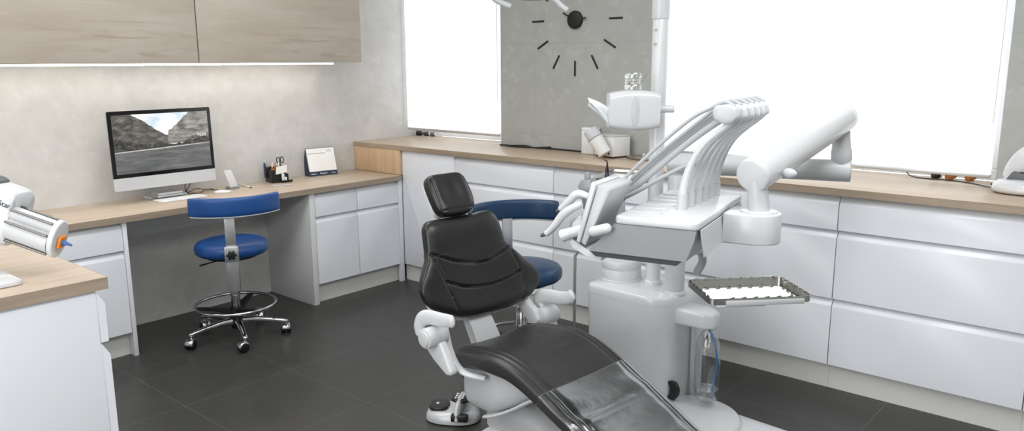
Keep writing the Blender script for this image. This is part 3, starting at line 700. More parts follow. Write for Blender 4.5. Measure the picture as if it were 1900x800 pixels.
# ------------------------------------------------------------------ the two stools
def make_stool(label, vinyl, loc, rotz, spin, off):
    t = thing('dental_stool', label, 'stool', (0, 0, 0), 'stools with arched backrests', True)
    obj('seat', MB().lathe([(.001,.500),(.165,.500),(.186,.505),(.198,.517),(.202,.536),(.199,.555),(.188,.569),(.165,.577),(.10,.581),(.001,.582)], seg=64), vinyl, t, 60)
    obj('seat_plate', MB().lathe([(.03,.47),(.14,.484),(.15,.4995),(.001,.4995)], seg=40), 'black', t)
    obj('lever', MB().tube([(.05,-.06,.478),(.10,-.13,.474),(.125,-.165,.472)], [.005,.005,.009], 10, (1,.7), round_end=1), 'black', t)
    # arched backrest: an arc of padded vinyl, ends turned to the sitter
    Rr, cx = .30, -.045; half = R(51); rings = []
    n = 44
    for i in range(n+1):
        a = off-half+2*half*i/n; e = 1 if n*.06 < i < n*.94 else .5+.5*math.sin(math.pi/2*min(1, min(i, n-i)/(n*.06)))
        c = Vector((cx+Rr*math.cos(a), Rr*math.sin(a), .808)); d = Vector((math.cos(a), math.sin(a), 0))
        rings.append([c+d*sp(math.cos(q), .55)*.022*e+Vector((0,0,sp(math.sin(q), .45)*.051*(.85+.15*e))) for q in [2*math.pi*k/28 for k in range(28)]])
    bk = obj('backrest', MB().loft(rings), vinyl, t, 50)
    a0 = half*.95
    rim = [Vector((cx+(Rr+.001)*math.cos(a), (Rr+.001)*math.sin(a), .7555)) for a in [off-a0+2*a0*i/40 for i in range(41)]]
    obj('backrest_shell', MB().tube(rim, .007, 8, (2.4, .8)), 'enamel2', bk)
    obj('back_post', MB().box((.222, -.032, .335), (.234, .032, .585), .003).box((.225, -.027, .56), (.237, .027, .765), .003), 'alu', t)
    obj('back_bracket', MB().box((.02, -.03, .455), (.2225, .03, .470), .003).box((.2105, -.03, .340), (.2215, .03, .470), .003), 'alu', t)
    cl = obj('post_clamp', MB().box((.2375, -.037, .505), (.250, .037, .590), .004), 'alu', t)
    kn = []
    for h, s_ in ((0, .5), (.004, .95), (.012, 1), (.022, 1), (.027, .85), (.028, .1)):
        kn.append([Vector((.2505+h, math.cos(q)*(.024+.0045*math.cos(6*q))*s_, .548+math.sin(q)*(.024+.0045*math.cos(6*q))*s_)) for q in [2*math.pi*k/60 for k in range(60)]])
    obj('star_knob', MB().loft(kn), 'black', cl, 50)
    obj('gas_column', MB().cyl((0,0,.17), (0,0,.33), .025, None, .003).cyl((0,0,.30), (0,0,.475), .0165, None, .001).cyl((0,.030,.26), (0,.030,.42), .005), 'chrome', t)
    obj('hub', MB().lathe([(.001,.055),(.030,.055),(.036,.075),(.040,.10),(.038,.15),(.033,.185),(.001,.185)]), 'black', t)
    obj('foot_ring', MB().torus((0,0,.2), .222, .0085, 72, 12), 'chrome', t, 60)
    sp_ = MB()
    for k in range(3):
        a = 2*math.pi*k/3+R(35); d = Vector((math.cos(a), math.sin(a), 0)); p = Vector((-d.y, d.x, 0))
        sp_.loft([[d*r+p*w*x+Vector((0,0,z+y*h)) for x, y in ((-1,-1),(1,-1),(1,1),(-1,1))] for r, w, z, h in ((.02,.022,.155,.016),(.12,.017,.182,.009),(.216,.014,.197,.006))])
    obj('ring_spokes', sp_, 'black', t)
    for k in range(5):
        a = spin+2*math.pi*k/5; d = Vector((math.cos(a), math.sin(a), 0)); p = Vector((-d.y, d.x, 0)); up = Vector((0,0,1))
        rg = []
        for r, w, z, h in ((.028,.021,.098,.022),(.095,.019,.101,.017),(.185,.016,.094,.013),(.255,.0145,.083,.011),(.280,.013,.079,.010),(.288,.006,.078,.005)):
            rg.append([d*r+p*w*sp(math.cos(q), .7)+up*(z+h*sp(math.sin(q), .7)) for q in [2*math.pi*j/16 for j in range(16)]])
        obj('leg', MB().loft(rg), 'chrome', t, 50)
        c = d*.272; sw = a+R((40, -70, 100, 20, 160)[k]); e = Vector((math.cos(sw), math.sin(sw), 0)); f = Vector((-e.y, e.x, 0))
        cs = obj('caster', MB().cyl(c+up*.046, c+up*.079, .0085, None, .001, 14).prism([(math.cos(q)*.031, math.sin(q)*.031) for q in [R(-12+i*15) for i in range(14)]], c+e*.016+up*.030-f*.024, e, up, f, .048, .004, 1), 'chrome', t, 50)
        obj('wheel', MB().cyl(c+e*.016+up*.029-f*.026, c+e*.016+up*.029-f*.004, .028, None, .006, 22).cyl(c+e*.016+up*.029+f*.004, c+e*.016+up*.029+f*.026, .028, None, .006, 22), 'black', cs, 50)
    t.location = loc; t.rotation_euler = (0, 0, rotz)
    return t
make_stool('bright blue dental stool on chrome casters pulled up to the desk', 'blue', (-1.885, -.655, 0), R(240), R(-64), R(10))
make_stool('dark navy dental stool standing half hidden behind the black treatment chair', 'navy', (-1.25, -2.28, 0), R(59), R(20), R(-3))

# ------------------------------------------------------------------ the treatment chair (own frame: x across, -y towards the foot end)
ch = thing('dental_chair', 'black leather dental treatment chair with white armrests and base', 'chair', (-1.86, -2.57, 0), local=True, rotz=R(-5))
def interp(tab, t):
    if t <= tab[0][0]: return tab[0][1]
    for (a, x), (b, y) in zip(tab, tab[1:]):
        if t <= b:
            q = (t-a)/(b-a); return x+(y-x)*q
    return tab[-1][1]
def smooth_tab(tab, n=6):
    return [(p[0], p[1]) for p in cat([(a, b, 0) for a, b in tab], n)]
BL = smooth_tab([(-.012,-.02),(-.004,-.075),(.012,-.125),(.03,-.172),(.055,-.226),(.09,-.272),(.135,-.293),(.178,-.286),(.222,-.260),(.257,-.236),(.29,-.222),(.34,-.216),(.38,-.211),(.402,-.200),(.416,-.178),(.424,-.13)])
BR = smooth_tab([(-.012,.16),(-.004,.20),(.012,.268),(.03,.302),(.055,.333),(.085,.346),(.13,.333),(.178,.288),(.222,.246),(.257,.212),(.29,.199),(.34,.192),(.38,.182),(.402,.168),(.416,.145),(.424,.10)])
upb = Vector((0, .287, .958)).normalized(); nb = Vector((0, -upb.z, upb.y))      # nb faces the sitter
O_b = Vector((0, 0, .54))
def lo_y(t, tab): return interp(tab, t)
SE1 = smooth_tab([(-.24,.292),(-.19,.272),(-.12,.240),(-.02,.213),(.06,.207),(.12,.217),(.18,.236),(.23,.256)])
SE2 = smooth_tab([(-.20,.176),(-.17,.160),(-.10,.130),(-.02,.112),(.06,.107),(.12,.111),(.18,.119),(.235,.134)])
SL_ = smooth_tab([(.02,-.132),(.08,-.150),(.14,-.168),(.22,-.195),(.285,-.214)])
SR_ = smooth_tab([(.02,.225),(.08,.240),(.14,.238),(.2,.222),(.26,.206)])
def gr(d, w=.0052, dp=.0105): return -dp*math.exp(-(d/w)**2)
def back_groove(s, t):
    g = 0
    sl, sr = interp(SL_, t), interp(SR_, t)
    if sl-.03 < s < sr+.03 or t > .27:
        k1 = 1 if -.225 < s < .215 else 0
        k2 = 1 if sl < s < sr else 0
        g += k1*gr(t-interp(SE1, s))+k2*gr(t-interp(SE2, s))
    if t < .27: g += gr(s-sl, .0045, .008)+gr(s-sr, .0045, .008)
    # the panels between the seams swell a little
    g += .006*math.cos(min(1, abs(t-.34)/.09)*math.pi/2) if t > .25 else 0
    return g
def cushion(rows, K, fn):
    return MB().loft([[fn(i, 2*math.pi*k/K) for k in range(K)] for i in range(rows)])
NR, KB = 108, 180
def back_pt(i, q, th=.040, bk=.036, inset=0, groove=True, dn=0):
    t = -.012+.436*i/(NR-1); l, r = interp(BL, t)+inset, interp(BR, t)-inset
    e = min(1, max(0, 1-abs((t-.206)/.218)**9))**.5; e = max(e, .04)
    mid, hw = (l+r)/2, (r-l)/2
    c, s = math.cos(q), math.sin(q)
    x = mid+hw*sp(c, .62 if s > 0 else .8); h = (th if s > 0 else bk)*sp(abs(s), .55)*(1 if s > 0 else -1)*e
    if s > 0 and groove: h += back_groove(x, t)*min(1, abs(s)*1.6)*e
    x0 = abs((x-.02)/.30)
    dish = .020*min(1.3, x0)**2*(1 if t < .27 else .6)          # wings come forward
    tt = t-.014*max(0, 1-((x+.02)/.17)**2)*max(0, min(1, (t-.34)/.08))
    return O_b+Vector((1,0,0))*x+upb*tt+nb*(h+dish-.008+dn)
obj('backrest', cushion(NR, KB, back_pt), 'leather', ch, 70)
# white shell behind and below the backrest, carried by the upright
sh = MB(); rg = []
for t, l, r in ((-.018,-.05,.255),(.0,-.14,.285),(.04,-.21,.30),(.12,-.235,.27),(.22,-.20,.20),(.32,-.16,.15),(.37,-.12,.12)):
    rg.append([O_b+upb*t+nb*(-.062+.018*sp(math.sin(q), .5))+Vector(((l+r)/2+(r-l)/2*sp(math.cos(q), .5), 0, 0)) for q in [2*math.pi*k/32 for k in range(32)]])
bs_ = obj('backrest_shell', sh.loft(rg), 'enamel', ch)
obj('back_upright', MB().loft([[Vector((.0+x*w, y0+y*.022, z)) for x, y in ((-1,-1),(1,-1),(1,1),(-1,1))] for z, y0, w in ((.36,-.075,.068),(.42,-.030,.066),(.50,.020,.062),(.56,.065,.060))]), 'enamel2', ch)
# headrest
hc = Vector((-.022, .17, 1.018)); k_ = .62
uph = Vector((0, k_, 1)).normalized(); nh = Vector((0, -uph.z, uph.y))
HL = smooth_tab([(-.093,-.03),(-.088,-.062),(-.076,-.083),(-.055,-.094),(-.01,-.100),(.05,-.099),(.078,-.092),(.092,-.076),(.098,-.04)])
HR = smooth_tab([(-.093,.03),(-.088,.066),(-.076,.088),(-.055,.103),(-.01,.112),(.05,.107),(.078,.097),(.092,.08),(.098,.04)])
NH = 60
def head_pt(i, q):
    t = -.093+.191*i/(NH-1); l, r = interp(HL, t), interp(HR, t)
    e = max(.05, min(1, max(0, 1-abs((t-.0025)/.0955)**10))**.5)
    c, s = math.cos(q), math.sin(q); x = (l+r)/2+(r-l)/2*sp(c, .55); h = .033*sp(s, .5)*e
    if s > 0:
        d = min(abs(abs(x-.004)-.083), 1) if abs(t) < .075 else 1
        d2 = abs(t+.072) if abs(x) < .08 else 1
        h += gr(min(d, d2), .004, .005)*e
        h -= .010*math.exp(-((x-.004)/.06)**2-((t-.01)/.07)**2)
    return hc+Vector((1,0,0))*x+uph*t+nh*h
hd = obj('headrest', cushion(NH, 120, head_pt), 'leather', ch, 70)
obj('headrest_shell', MB().loft([[hc+Vector((x*s_+.0, 0, 0))+uph*(y*s_)+nh*d for x, y in rrect(-.090, -.082, .094, .085, .03)] for d, s_ in ((-.026,1.0),(-.044,.98),(-.056,.85),(-.060,.5))]), 'enamel', hd)
obj('headrest_stem', MB().cyl((-.045,.150,.955), (.075,.150,.955), .022, None, .004).box((-.03,.142,.88), (.05,.168,.955), .006).cyl((-.075,.150,.955), (-.045,.150,.955), .012, None, .002), 'enamel2', ch)
# seat and leg rest in one sweep
SP = smooth_tab([(.045,.428),(.055,.448),(.075,.462),(.12,.474),(.20,.490),(.29,.501),(.36,.500),(.44,.483),(.52,.452),(.60,.413),(.70,.364),(.80,.315),(.90,.266),(1.0,.218),(1.10,.172),(1.22,.135),(1.34,.118)], 5)
SW = smooth_tab([(.045,.16),(.050,.205),(.062,.235),(.09,.248),(.16,.250),(.5,.245),(.8,.238),(1.0,.225),(1.2,.19),(1.30,.14),(1.34,.08)], 5)
STH = smooth_tab([(.045,.05),(.06,.072),(.12,.080),(.3,.084),(.5,.072),(.8,.058),(1.2,.05),(1.34,.03)], 5)
def seat_ring(f, off=0, K=120):
    z, w, th = interp(SP, f), interp(SW, f)+off, interp(STH, f)+off
    z2 = interp(SP, min(1.34, f+.01)); z1 = interp(SP, max(.045, f-.01))
    tn = Vector((0, -.02 if .055 < f < 1.33 else -.01, z2-z1)).normalized(); nn_ = Vector((0, tn.z, -tn.y)); nn_ = nn_ if nn_.z > 0 else -nn_
    c = Vector((0, -f, z)); out = []
    for k in range(K):
        q = 2*math.pi*k/K; cc, ss = math.cos(q), math.sin(q)
        x = w*sp(cc, .38); h = (th/2)*sp(ss, .42)
        if ss > 0:
            h += gr(abs(x)-(w-.034), .0035, .005)+gr(abs(x)-(w-.058), .0035, .004)
            h -= .012*max(0, 1-(x/.17)**2)*(1 if f < .4 else .5)
        out.append(c+Vector((x, 0, 0))+nn_*(h-th/2+off))
    return out
fs = [.045+.001*i for i in range(0, 16, 3)]+[.062+.018*i for i in range(70)]+[1.325, 1.333, 1.34]
obj('seat_cushion', MB().loft([seat_ring(f) for f in fs]), 'leather2', ch, 70)
# base shell, lift arm, foot of the chair
rg = []
for z, f0, f1, w in ((.405,.05,.55,.20),(.375,.05,.50,.20),(.34,.05,.445,.20),(.30,.052,.385,.198),(.265,.056,.325,.192),(.235,.065,.27,.18),(.215,.085,.235,.16),(.208,.12,.20,.11)):
    rg.append([Vector((w*sp(math.cos(q), .42), -((f0+f1)/2+(f1-f0)/2*sp(math.sin(q), .5)), z)) for q in [2*math.pi*k/64 for k in range(64)]])
shl = obj('seat_shell', MB().loft(rg), 'enamel2', ch, 60)
pl = cat([(.545,.402,0),(.50,.378,0),(.45,.346,0),(.388,.303,0),(.328,.266,0),(.268,.234,0),(.215,.212,0)], 6)
obj('shell_rim', MB().tube([Vector((-.196+.10*max(0, .402-p[1])**1.5*2, -p[0], p[1]-.004)) for p in [(q[0], q[1]) for q in pl]], .0125, 12, (.6,1.35), (1,0,0), True, .5), 'enamel', shl)
obj('seat_rail', MB().loft([[Vector((x*.15, -f, z+y)) for x, y in ((-1,-.012),(1,-.012),(1,.012),(-1,.012))] for f, z in ((.10,.412),(.30,.415),(.45,.40),(.60,.335),(.80,.245),(1.0,.15),(1.15,.105))]), 'enamel2', ch)
obj('lift_arm', MB().loft([[Vector((x*w, -f+yy*.0, z+y*h)) for x, y in ((-.8,-1),(.8,-1),(1,-.6),(1,.6),(.7,1),(-.7,1),(-1,.6),(-1,-.6))] for f, z, h, w, yy in ((.12,.15,.062,.085,0),(.25,.185,.07,.105,0),(.40,.175,.075,.12,0),(.60,.13,.07,.13,0),(.85,.085,.045,.14,0),(1.05,.066,.02,.14,0))]), 'enamel2', ch)
obj('floor_base', MB().prism([(x, -y) for x, y in rrect(-.14, .035, .32, 1.25, .13)], (0,0,0), (1,0,0), (0,1,0), (0,0,1), .045, .012, 3), 'enamel', ch)
# armrests
def arm(side, pad, joint, name='armrest'):
    x = .325*side
    p = cat([(x, -f, z) for f, z in pad], 6); n = len(p)
    rad = [.021*(.80+.28*math.sin(math.pi*min(1, .15+i/n*.80))) for i in range(n)]
    a = obj(name, MB().tube(p, rad, 20, (1.35,.64), (1,0,0), True, .5), 'enamel', ch, 60)
    jf, jz = joint
    obj('arm_joint', MB().cyl((x-.048, -jf, jz), (x+.048, -jf, jz), .040, None, .008).cyl((x-.054, -jf, jz), (x+.054, -jf, jz), .030, None, .003), 'enamel2', a)
    return a
a = arm(-1, [(.002,.530),(-.002,.560),(.018,.592),(.060,.610),(.125,.617),(.196,.626)], (.087,.541))
obj('arm_bracket', MB().prism([(.030,.490),(.050,.535),(.125,.525),(.150,.490),(.190,.425),(.185,.408),(.158,.405),(.085,.445)], (-.330,0,0), (0,-1,0), (0,0,1), (1,0,0), .036, .008, 3).tube(cat([(-.268,-.077,.575),(-.268,-.092,.526),(-.268,-.112,.470),(-.266,-.150,.424),(-.258,-.196,.402),(-.22,-.26,.392)], 6), .0105, 10, (.8,1.7), (1,0,0)), 'enamel', a)
a = arm(1, [(.030,.490),(.014,.520),(.036,.548),(.090,.560),(.155,.566),(.195,.577),(.214,.592)], (.070,.470))
obj('arm_bracket', MB().prism([(-.085,.545),(-.055,.575),(.065,.500),(.085,.462),(.060,.428),(.02,.44),(-.075,.525)], (.255,0,0), (0,-1,0), (0,0,1), (1,0,0), .036, .010, 3).loft([[Vector((.335+x*.03, -f+y*.022, z)) for x, y in ((-1,-1),(1,-1),(1,1),(-1,1))] for f, z in ((.060,.46),(.075,.42),(.09,.37))]), 'enamel', a)
obj('arm_bridge', MB().tube([(.10,.045,.53),(.22,.05,.535),(.275,.055,.545)], .024, 12, (.7,1.3), (0,0,1)).box((.05,.01,.36),(.36,-.10,.375),.006), 'enamel2', ch)

# clear foot cover over the leg rest: open sheet 4 mm above the leather
fv = MB(); rgs = []
rnd = random.Random(4)
ff = [.572+.014*i for i in range(55)]
for i, f in enumerate(ff):
    full = seat_ring(f, .004, 120)
    idx = [k % 120 for k in range(-7, 68)]
    ringp = []
    for j, k in enumerate(idx):
        p = full[k].copy(); q = j/(len(idx)-1)
        if .12 < q < .88:
            p.z += .0035+.0030*math.sin(9*q+22*f)*math.sin(31*f+4*q)+.0045*math.exp(-((f-.66-.12*q)/.02)**2)+.004*math.exp(-((f-.78+.1*q)/.018)**2)
        ringp.append(p)
    rgs.append(ringp)
fv.loft(rgs, False, False)
ft = thing('foot_cover', 'clear plastic foot cover stretched over the leg rest of the black chair', 'cover', (-1.86, -2.57, 0), local=True, rotz=R(-5))
obj('clear_sheet', fv, 'film', ft, 80)
obj('front_hem', MB().tube(rgs[0], .0016, 6), 'acrylic', ft)

# foot control on the floor
t = thing('foot_control', 'grey foot pedal control with black button pads on the floor under the chair', 'foot control', (-1.840, -2.372, 0), local=True, rotz=R(-58))
rg = []
for h, s_ in ((.002,.94),(.006,1.0),(.022,1.0),(.040,.93),(.050,.80),(.053,.6)):
    rg.append([Vector((sp(math.cos(q), .8)*.122*s_, sp(math.sin(q), .8)*.085*s_, h)) for q in [2*math.pi*k/44 for k in range(44)]])
obj('housing', MB().loft(rg), 'silverpaint', t)
obj('rubber_sole', MB().prism([(x*1.0, y) for x, y in rrect(-.105,-.065,.105,.065,.05)], (0,0,0), (1,0,0), (0,1,0), (0,0,1), .004), 'black', t)
obj('upper_bridge', MB().tube(cat([(.035,-.085,.03),(.035,-.07,.07),(.035,0,.088),(.035,.07,.07),(.035,.085,.03)], 6), .026, 16, (1,.6), (1,0,0)), 'silverpaint', t)
pd = obj('pedal', MB().prism(rrect(-.105,-.05,-.02,.05,.03), (0,0,.050), (1,0,0), (0,1,0), (0,0,1), .016, .005, 2), 'black', t)
obj('pedal_stud', MB().ball((-.07,0,.067), .009, 14, (1,1,.5)), 'alu', pd)
kp = obj('button_pad', MB().prism(rrect(.0,-.048,.07,.048,.022), (0,0,.096), (1,0,-.1), (0,1,0), (0,0,1), .014, .005, 2), 'black', t)
for k, (x, y) in enumerate(((.018,-.022),(.018,.0),(.018,.022),(.048,-.022),(.048,.0),(.048,.022))):
    obj('button', MB().ball((x,y,.108), .0075, 12, (1,1,.5)), 'alu', kp)
for y in (-.09, .09):
    sp2 = obj('side_switch', MB().box((.01, y-.016, .030), (.085, y+.016, .062), .006), 'black', t)
obj('toe_lever', MB().tube(cat([(.11,.02,.05),(.14,.03,.10),(.135,.04,.15)], 5), [.012]*5+[.009]*5+[.006], 12, (1,.5)), 'black', t)

# ------------------------------------------------------------------ treatment unit: floor column, posts, lamp pole
un = thing('treatment_unit', 'white upright dental unit column with posts standing beyond the chair', 'dental unit', (-1.05, -2.89, 0), local=True, rotz=R(-4))
body = []
for (cx_, cy_), r_, a0 in (((-.20+.12, -.215+.12), .12, 180), ((.19-.06, -.215+.06), .06, 270), ((.19-.05, .22-.05), .05, 0), ((-.20+.03, .22-.03), .03, 90)):
    body += [(cx_+r_*math.cos(R(a0+i*90/9)), cy_+r_*math.sin(R(a0+i*90/9))) for i in range(10)]
obj('column_body', MB().loft([[Vector((x*s_, y*s_, z)) for x, y in body] for z, s_ in ((.03,.97),(.10,.975),(.35,.985),(.505,1.0),(.532,1.0),(.543,.985),(.5475,.955),(.548,.5))]), 'enamel', un, 50)
obj('top_seam', MB().loft([[Vector((x*1.0015, y*1.0015, z)) for x, y in body] for z in (.5045,.5065)], False), 'enamel2', un)
obj('turntable', MB().lathe([(.098,.547),(.098,.552),(.094,.556),(.094,.600),(.092,.603),(.0935,.606),(.0935,.635),(.088,.645),(.001,.648)], (-.02,.150,0), seg=48), 'enamel2', un)
obj('table_post', MB().cyl((-.052,-.168,.547),(-.052,-.168,1.082), .044, None, .002, 36).lathe([(.052,.547),(.050,.556),(.045,.560)], (-.052,-.168,0), seg=36), 'enamel2', un)
obj('lamp_pole', MB().cyl((.001,-.016,.547),(.001,-.016,1.75), .0345, None, .001, 36).cyl((.001,-.016,1.745),(.001,-.016,2.30), .0385, None, .003, 36).lathe([(.043,.547),(.041,.565),(.036,.57)], (.001,-.016,0), seg=36), 'enamel', un)
for z in (1.64, 1.70): obj('pole_screw', MB().cyl((-.033,-.016,z),(-.041,-.016,z), .006, .005, .001, 12), 'alu', un)
br = MB().prism([(-.105,.02),(.045,.02),(.035,-.10),(-.005,-.165),(-.055,-.170),(-.090,-.13)], (.0,-.215,.420), (1,0,0), (0,1,0), (0,0,1), .075, .016, 3)
obj('bottle_bracket', br, 'enamel', un)
obj('rear_pipe', MB().cyl((.03,-.228,.05),(.03,-.228,.42), .013, None, .001, 16), 'enamel2', un)
obj('floor_plate', MB().prism([(x, y) for x, y in rrect(-.46, -1.05, .02, .20, .06)], (0,0,0), (1,0,0), (0,1,0), (0,0,1), .040, .008, 2), 'enamel', un)
obj('base_disc', MB().lathe([(.001,.0401),(.215,.0401),(.215,.050),(.208,.058),(.15,.066),(.001,.069)], (-.17,-.345,0), seg=64), 'enamel', un)
obj('catch', MB().loft([[Vector((-.115+x*.010, -.213-y*.02-d, z)) for x, y in ((-1,-1),(1,-1),(1,1),(-1,1))] for z, d in ((.075,.0),(.10,.016),(.125,.018),(.15,.006),(.157,0))]), 'black', un)
obj('suction_rod', MB().cyl((-.035,.425,.002),(-.035,.425,.615), .0075, None, .001, 14).tube(cat([(-.035,.425,.61),(-.03,.38,.66),(-.02,.27,.655),(-.02,.24,.62)], 5), .006, 10), 'greybody', un)
obj('rod_foot', MB().lathe([(.035,.0),(.035,.006),(.012,.012),(.001,.013)], (-.035,.425,.0005)), 'darkgrey', un)

# water bottle under the bracket
bx, by = -1.125, -3.235
t = thing('water_bottle', 'clear half empty water bottle hanging under the unit bracket', 'bottle', (bx, by, .085))
def turned(prof, m, name, par, o=(bx, by, .085)): return obj(name, MB().lathe(prof, o, (0,0,1), 36), m, par, 60)
turned([(.012,0),(.030,.002),(.046,.014),(.053,.035),(.055,.07),(.055,.22),(.051,.265),(.040,.300),(.026,.322),(.018,.330),(.018,.3325)], 'bottleplastic', 'bottle_shell', t)
turned([(.010,.003),(.028,.005),(.043,.016),(.050,.035),(.0515,.062),(.001,.0622)], 'water', 'water', t)
obj('blue_tube', MB().tube(cat([(bx-.004, by-.004, .416), (bx+.004, by-.018, .385), (bx+.012, by-.033, .33), (bx+.014, by-.037, .26), (bx+.010, by-.030, .18), (bx+.002, by-.018, .11)], 6), .0042, 10), 'tubeblue', t)
obj('white_dip_tube', MB().tube(cat([(bx, by+.004, .415), (bx+.003, by-.006, .37), (bx-.004, by-.004, .335)], 6), .004, 10), 'paper', t)

# ------------------------------------------------------------------ instrument table with its arms, whips and hoses
LOC = Vector((-2.012, -3.616, 1.08)); TH = R(12.08)
it = thing('instrument_table', 'white dental instrument table with grey flank, hose whips and jointed arms', 'instrument table', LOC, local=True, rotz=TH)
RT = Matrix.Rotation(-TH, 3, 'Z')
def TL(p): return RT @ (Vector(p)-LOC)
obj('table_top', MB().prism(rrect(0, 0, .60, .272, .02), (0,0,-.026), (1,0,0), (0,1,0), (0,0,1), .026, .006, 3), 'enamel', it)
fl = MB().loft([[Vector((x0, ya, z)), Vector((x1, ya, z)), Vector((x1, yb, z)), Vector((x0, yb, z))] for z, x0, x1, ya, yb in ((-.0265,.004,.596,.006,.266),(-.060,.004,.596,.012,.298),(-.126,.004,.570,.036,.362))])
obj('flank_body', fl, 'greybody', it, 20)
obj('end_panel', MB().prism([(.03,-.0268),(.585,-.0268),(.560,-.118),(.05,-.118)], (0,.0055,0), (1,0,0), (0,.1,1), (0,-1,0), .004, .0015, 1), 'enamel2', it)
obj('under_tray', MB().loft([[Vector((x0, ya, z)), Vector((x1, ya, z)), Vector((x1, yb, z)), Vector((x0, yb, z))] for z, x0, x1, ya, yb in ((-.1262,.010,.565,.055,.362),(-.146,.018,.555,.068,.342))]), 'darkgrey', it, 20)
obj('front_nose', MB().loft([[Vector((.30+x*w, y, z+zz_*h)) for x, zz_ in ((-1,-1),(1,-1),(1,1),(-1,1))] for y, z, h, w in ((.33,-.155,.010,.26),(.38,-.140,.012,.27),(.43,-.115,.014,.27),(.455,-.085,.012,.26),(.45,-.05,.01,.25))]), 'enamel', it)
for k in range(6):
    obj('top_rib', MB().box((.09+.075*k, .150, -.0005), (.104+.075*k, .262, .0045), .002), 'enamel', it)
# whips: boot, arm, cap and hose, six across the table
prof = [(.115,-.001),(.114,.03),(.110,.075),(.098,.125),(.078,.175),(.048,.220),(.010,.256),(-.030,.288),(-.052,.312)]
for k, x in enumerate((.211, .272, .336, .402, .470, .538)):
    dy = (.115, .108, .100, .095, .091, .088)[k]-.115
    pth = cat([(x, y+dy, z) for y, z in prof], 4); n = len(pth)
    wp = obj('hose_whip', MB().tube(pth, [.0165-.0062*min(1, i/(n*.6)) for i in range(n)], 16, (1.0,.8), (1,0,0)), 'enamel', it, 60)
    obj('whip_boot', MB().lathe([(.0205,-.0005),(.0205,.004),(.0182,.010),(.0176,.045),(.0170,.05)], (x, .115+dy, 0), (0,-.06,1), 24), 'enamel2', wp)
    if k == 0:
        obj('whip_cap', MB().prism([(-.062,.310),(-.055,.342),(-.030,.352),(.012,.347),(.022,.328),(.014,.300),(-.020,.286),(-.045,.292)], (x-.030,0,0), (0,1,0), (0,0,1), (1,0,0), .060, .010, 3), 'enamel2', wp)
    else:
        obj('whip_cap', MB().prism([(-.066,.308),(-.058,.338),(-.034,.350),(.004,.346),(.014,.328),(-.020,.290),(-.045,.292)], (x-.022,dy,0), (0,1,0), (0,0,1), (1,0,0), .044, .008, 3), 'enamel', wp)
    hz = .012 if k == 0 else -.010
    hp = cat([(x, -.045+dy, .345), (x, -.01+dy, .357), (x, .035+dy, .335), (x-.002, .09, .292+hz), (x-.004, .18, .215+hz), (x-.006, .27, .130+hz*.8), (x-.008, .335, .062+hz*.5), (x-.010, .385, .005)], 6)
    obj('hose', MB().tube(hp, .0062 if k == 0 else .0072, 12), 'hose', wp, 60)
    hp2 = cat([(x, -.03+dy, .318), (x, .02, .290), (x-.004, .11, .222), (x-.006, .21, .135), (x-.008, .29, .060), (x-.010, .355, .0)], 6)
    if k == 1: obj('return_hose', MB().tube(hp2, .0075, 12, (1,1.5)), 'hose', wp, 60)
for x in (.255, .32):
    obj('lower_hose', MB().tube(cat([(x, .088, .150), (x, .13, .135), (x-.002, .21, .090), (x-.004, .29, .040), (x-.006, .345, .008)], 6), .0068, 12), 'hose', it, 60)
# touch screen at the table's front corner, seen from its back and edge
sc_ = MB().prism([(.405,-.098),(.392,-.104),(.336,.096),(.354,.104)], (0,0,0), (0,1,0), (0,0,1), (1,0,0), .215, .004, 2)
so = obj('screen_frame', sc_, 'enamel', it)
obj('screen_housing', MB().prism([(.390,-.102),(.374,-.112),(.288,.082),(.300,.092),(.334,.094)], (.006,0,0), (0,1,0), (0,0,1), (1,0,0), .205, .005, 2), 'enamel2', so)
obj('screen_knuckle', MB().tube(cat([(-.014,.286,-.040),(-.014,.300,-.044),(-.012,.330,-.054),(-.006,.345,-.058)], 4), [.016]+[.0175]*11+[.016], 20, round_end=.6), 'enamel', it, 60)
obj('grip_handle', MB().tube(cat([(.03,.375,-.055),(.03,.41,-.068),(.03,.44,-.080),(.03,.468,-.092)], 4), [.018]*6+[.019]*3+[.020,.021,.0215,.022], 20).cyl((.03,.4675,-.0918),(.03,.4695,-.0926),.006), 'enamel', it, 50)
# instrument holder in front
obj('instrument_holder', MB().prism([(.40,-.095),(.425,-.09),(.440,-.06),(.435,-.045),(.412,-.018),(.40,-.015)], (.035,0,0), (0,1,0), (0,0,1), (1,0,0), .42, .008, 2), 'enamel2', it)
obj('holder_block', MB().prism([(.440,.078),(.480,.074),(.492,.048),(.478,.020),(.470,-.03),(.430,-.05),(.425,-.03),(.440,.03)], (.205,0,0), (0,1,0), (0,0,1), (1,0,0), .05, .004, 2).box((.215,.452,.074),(.230,.470,.102),.002), 'greybody', it)
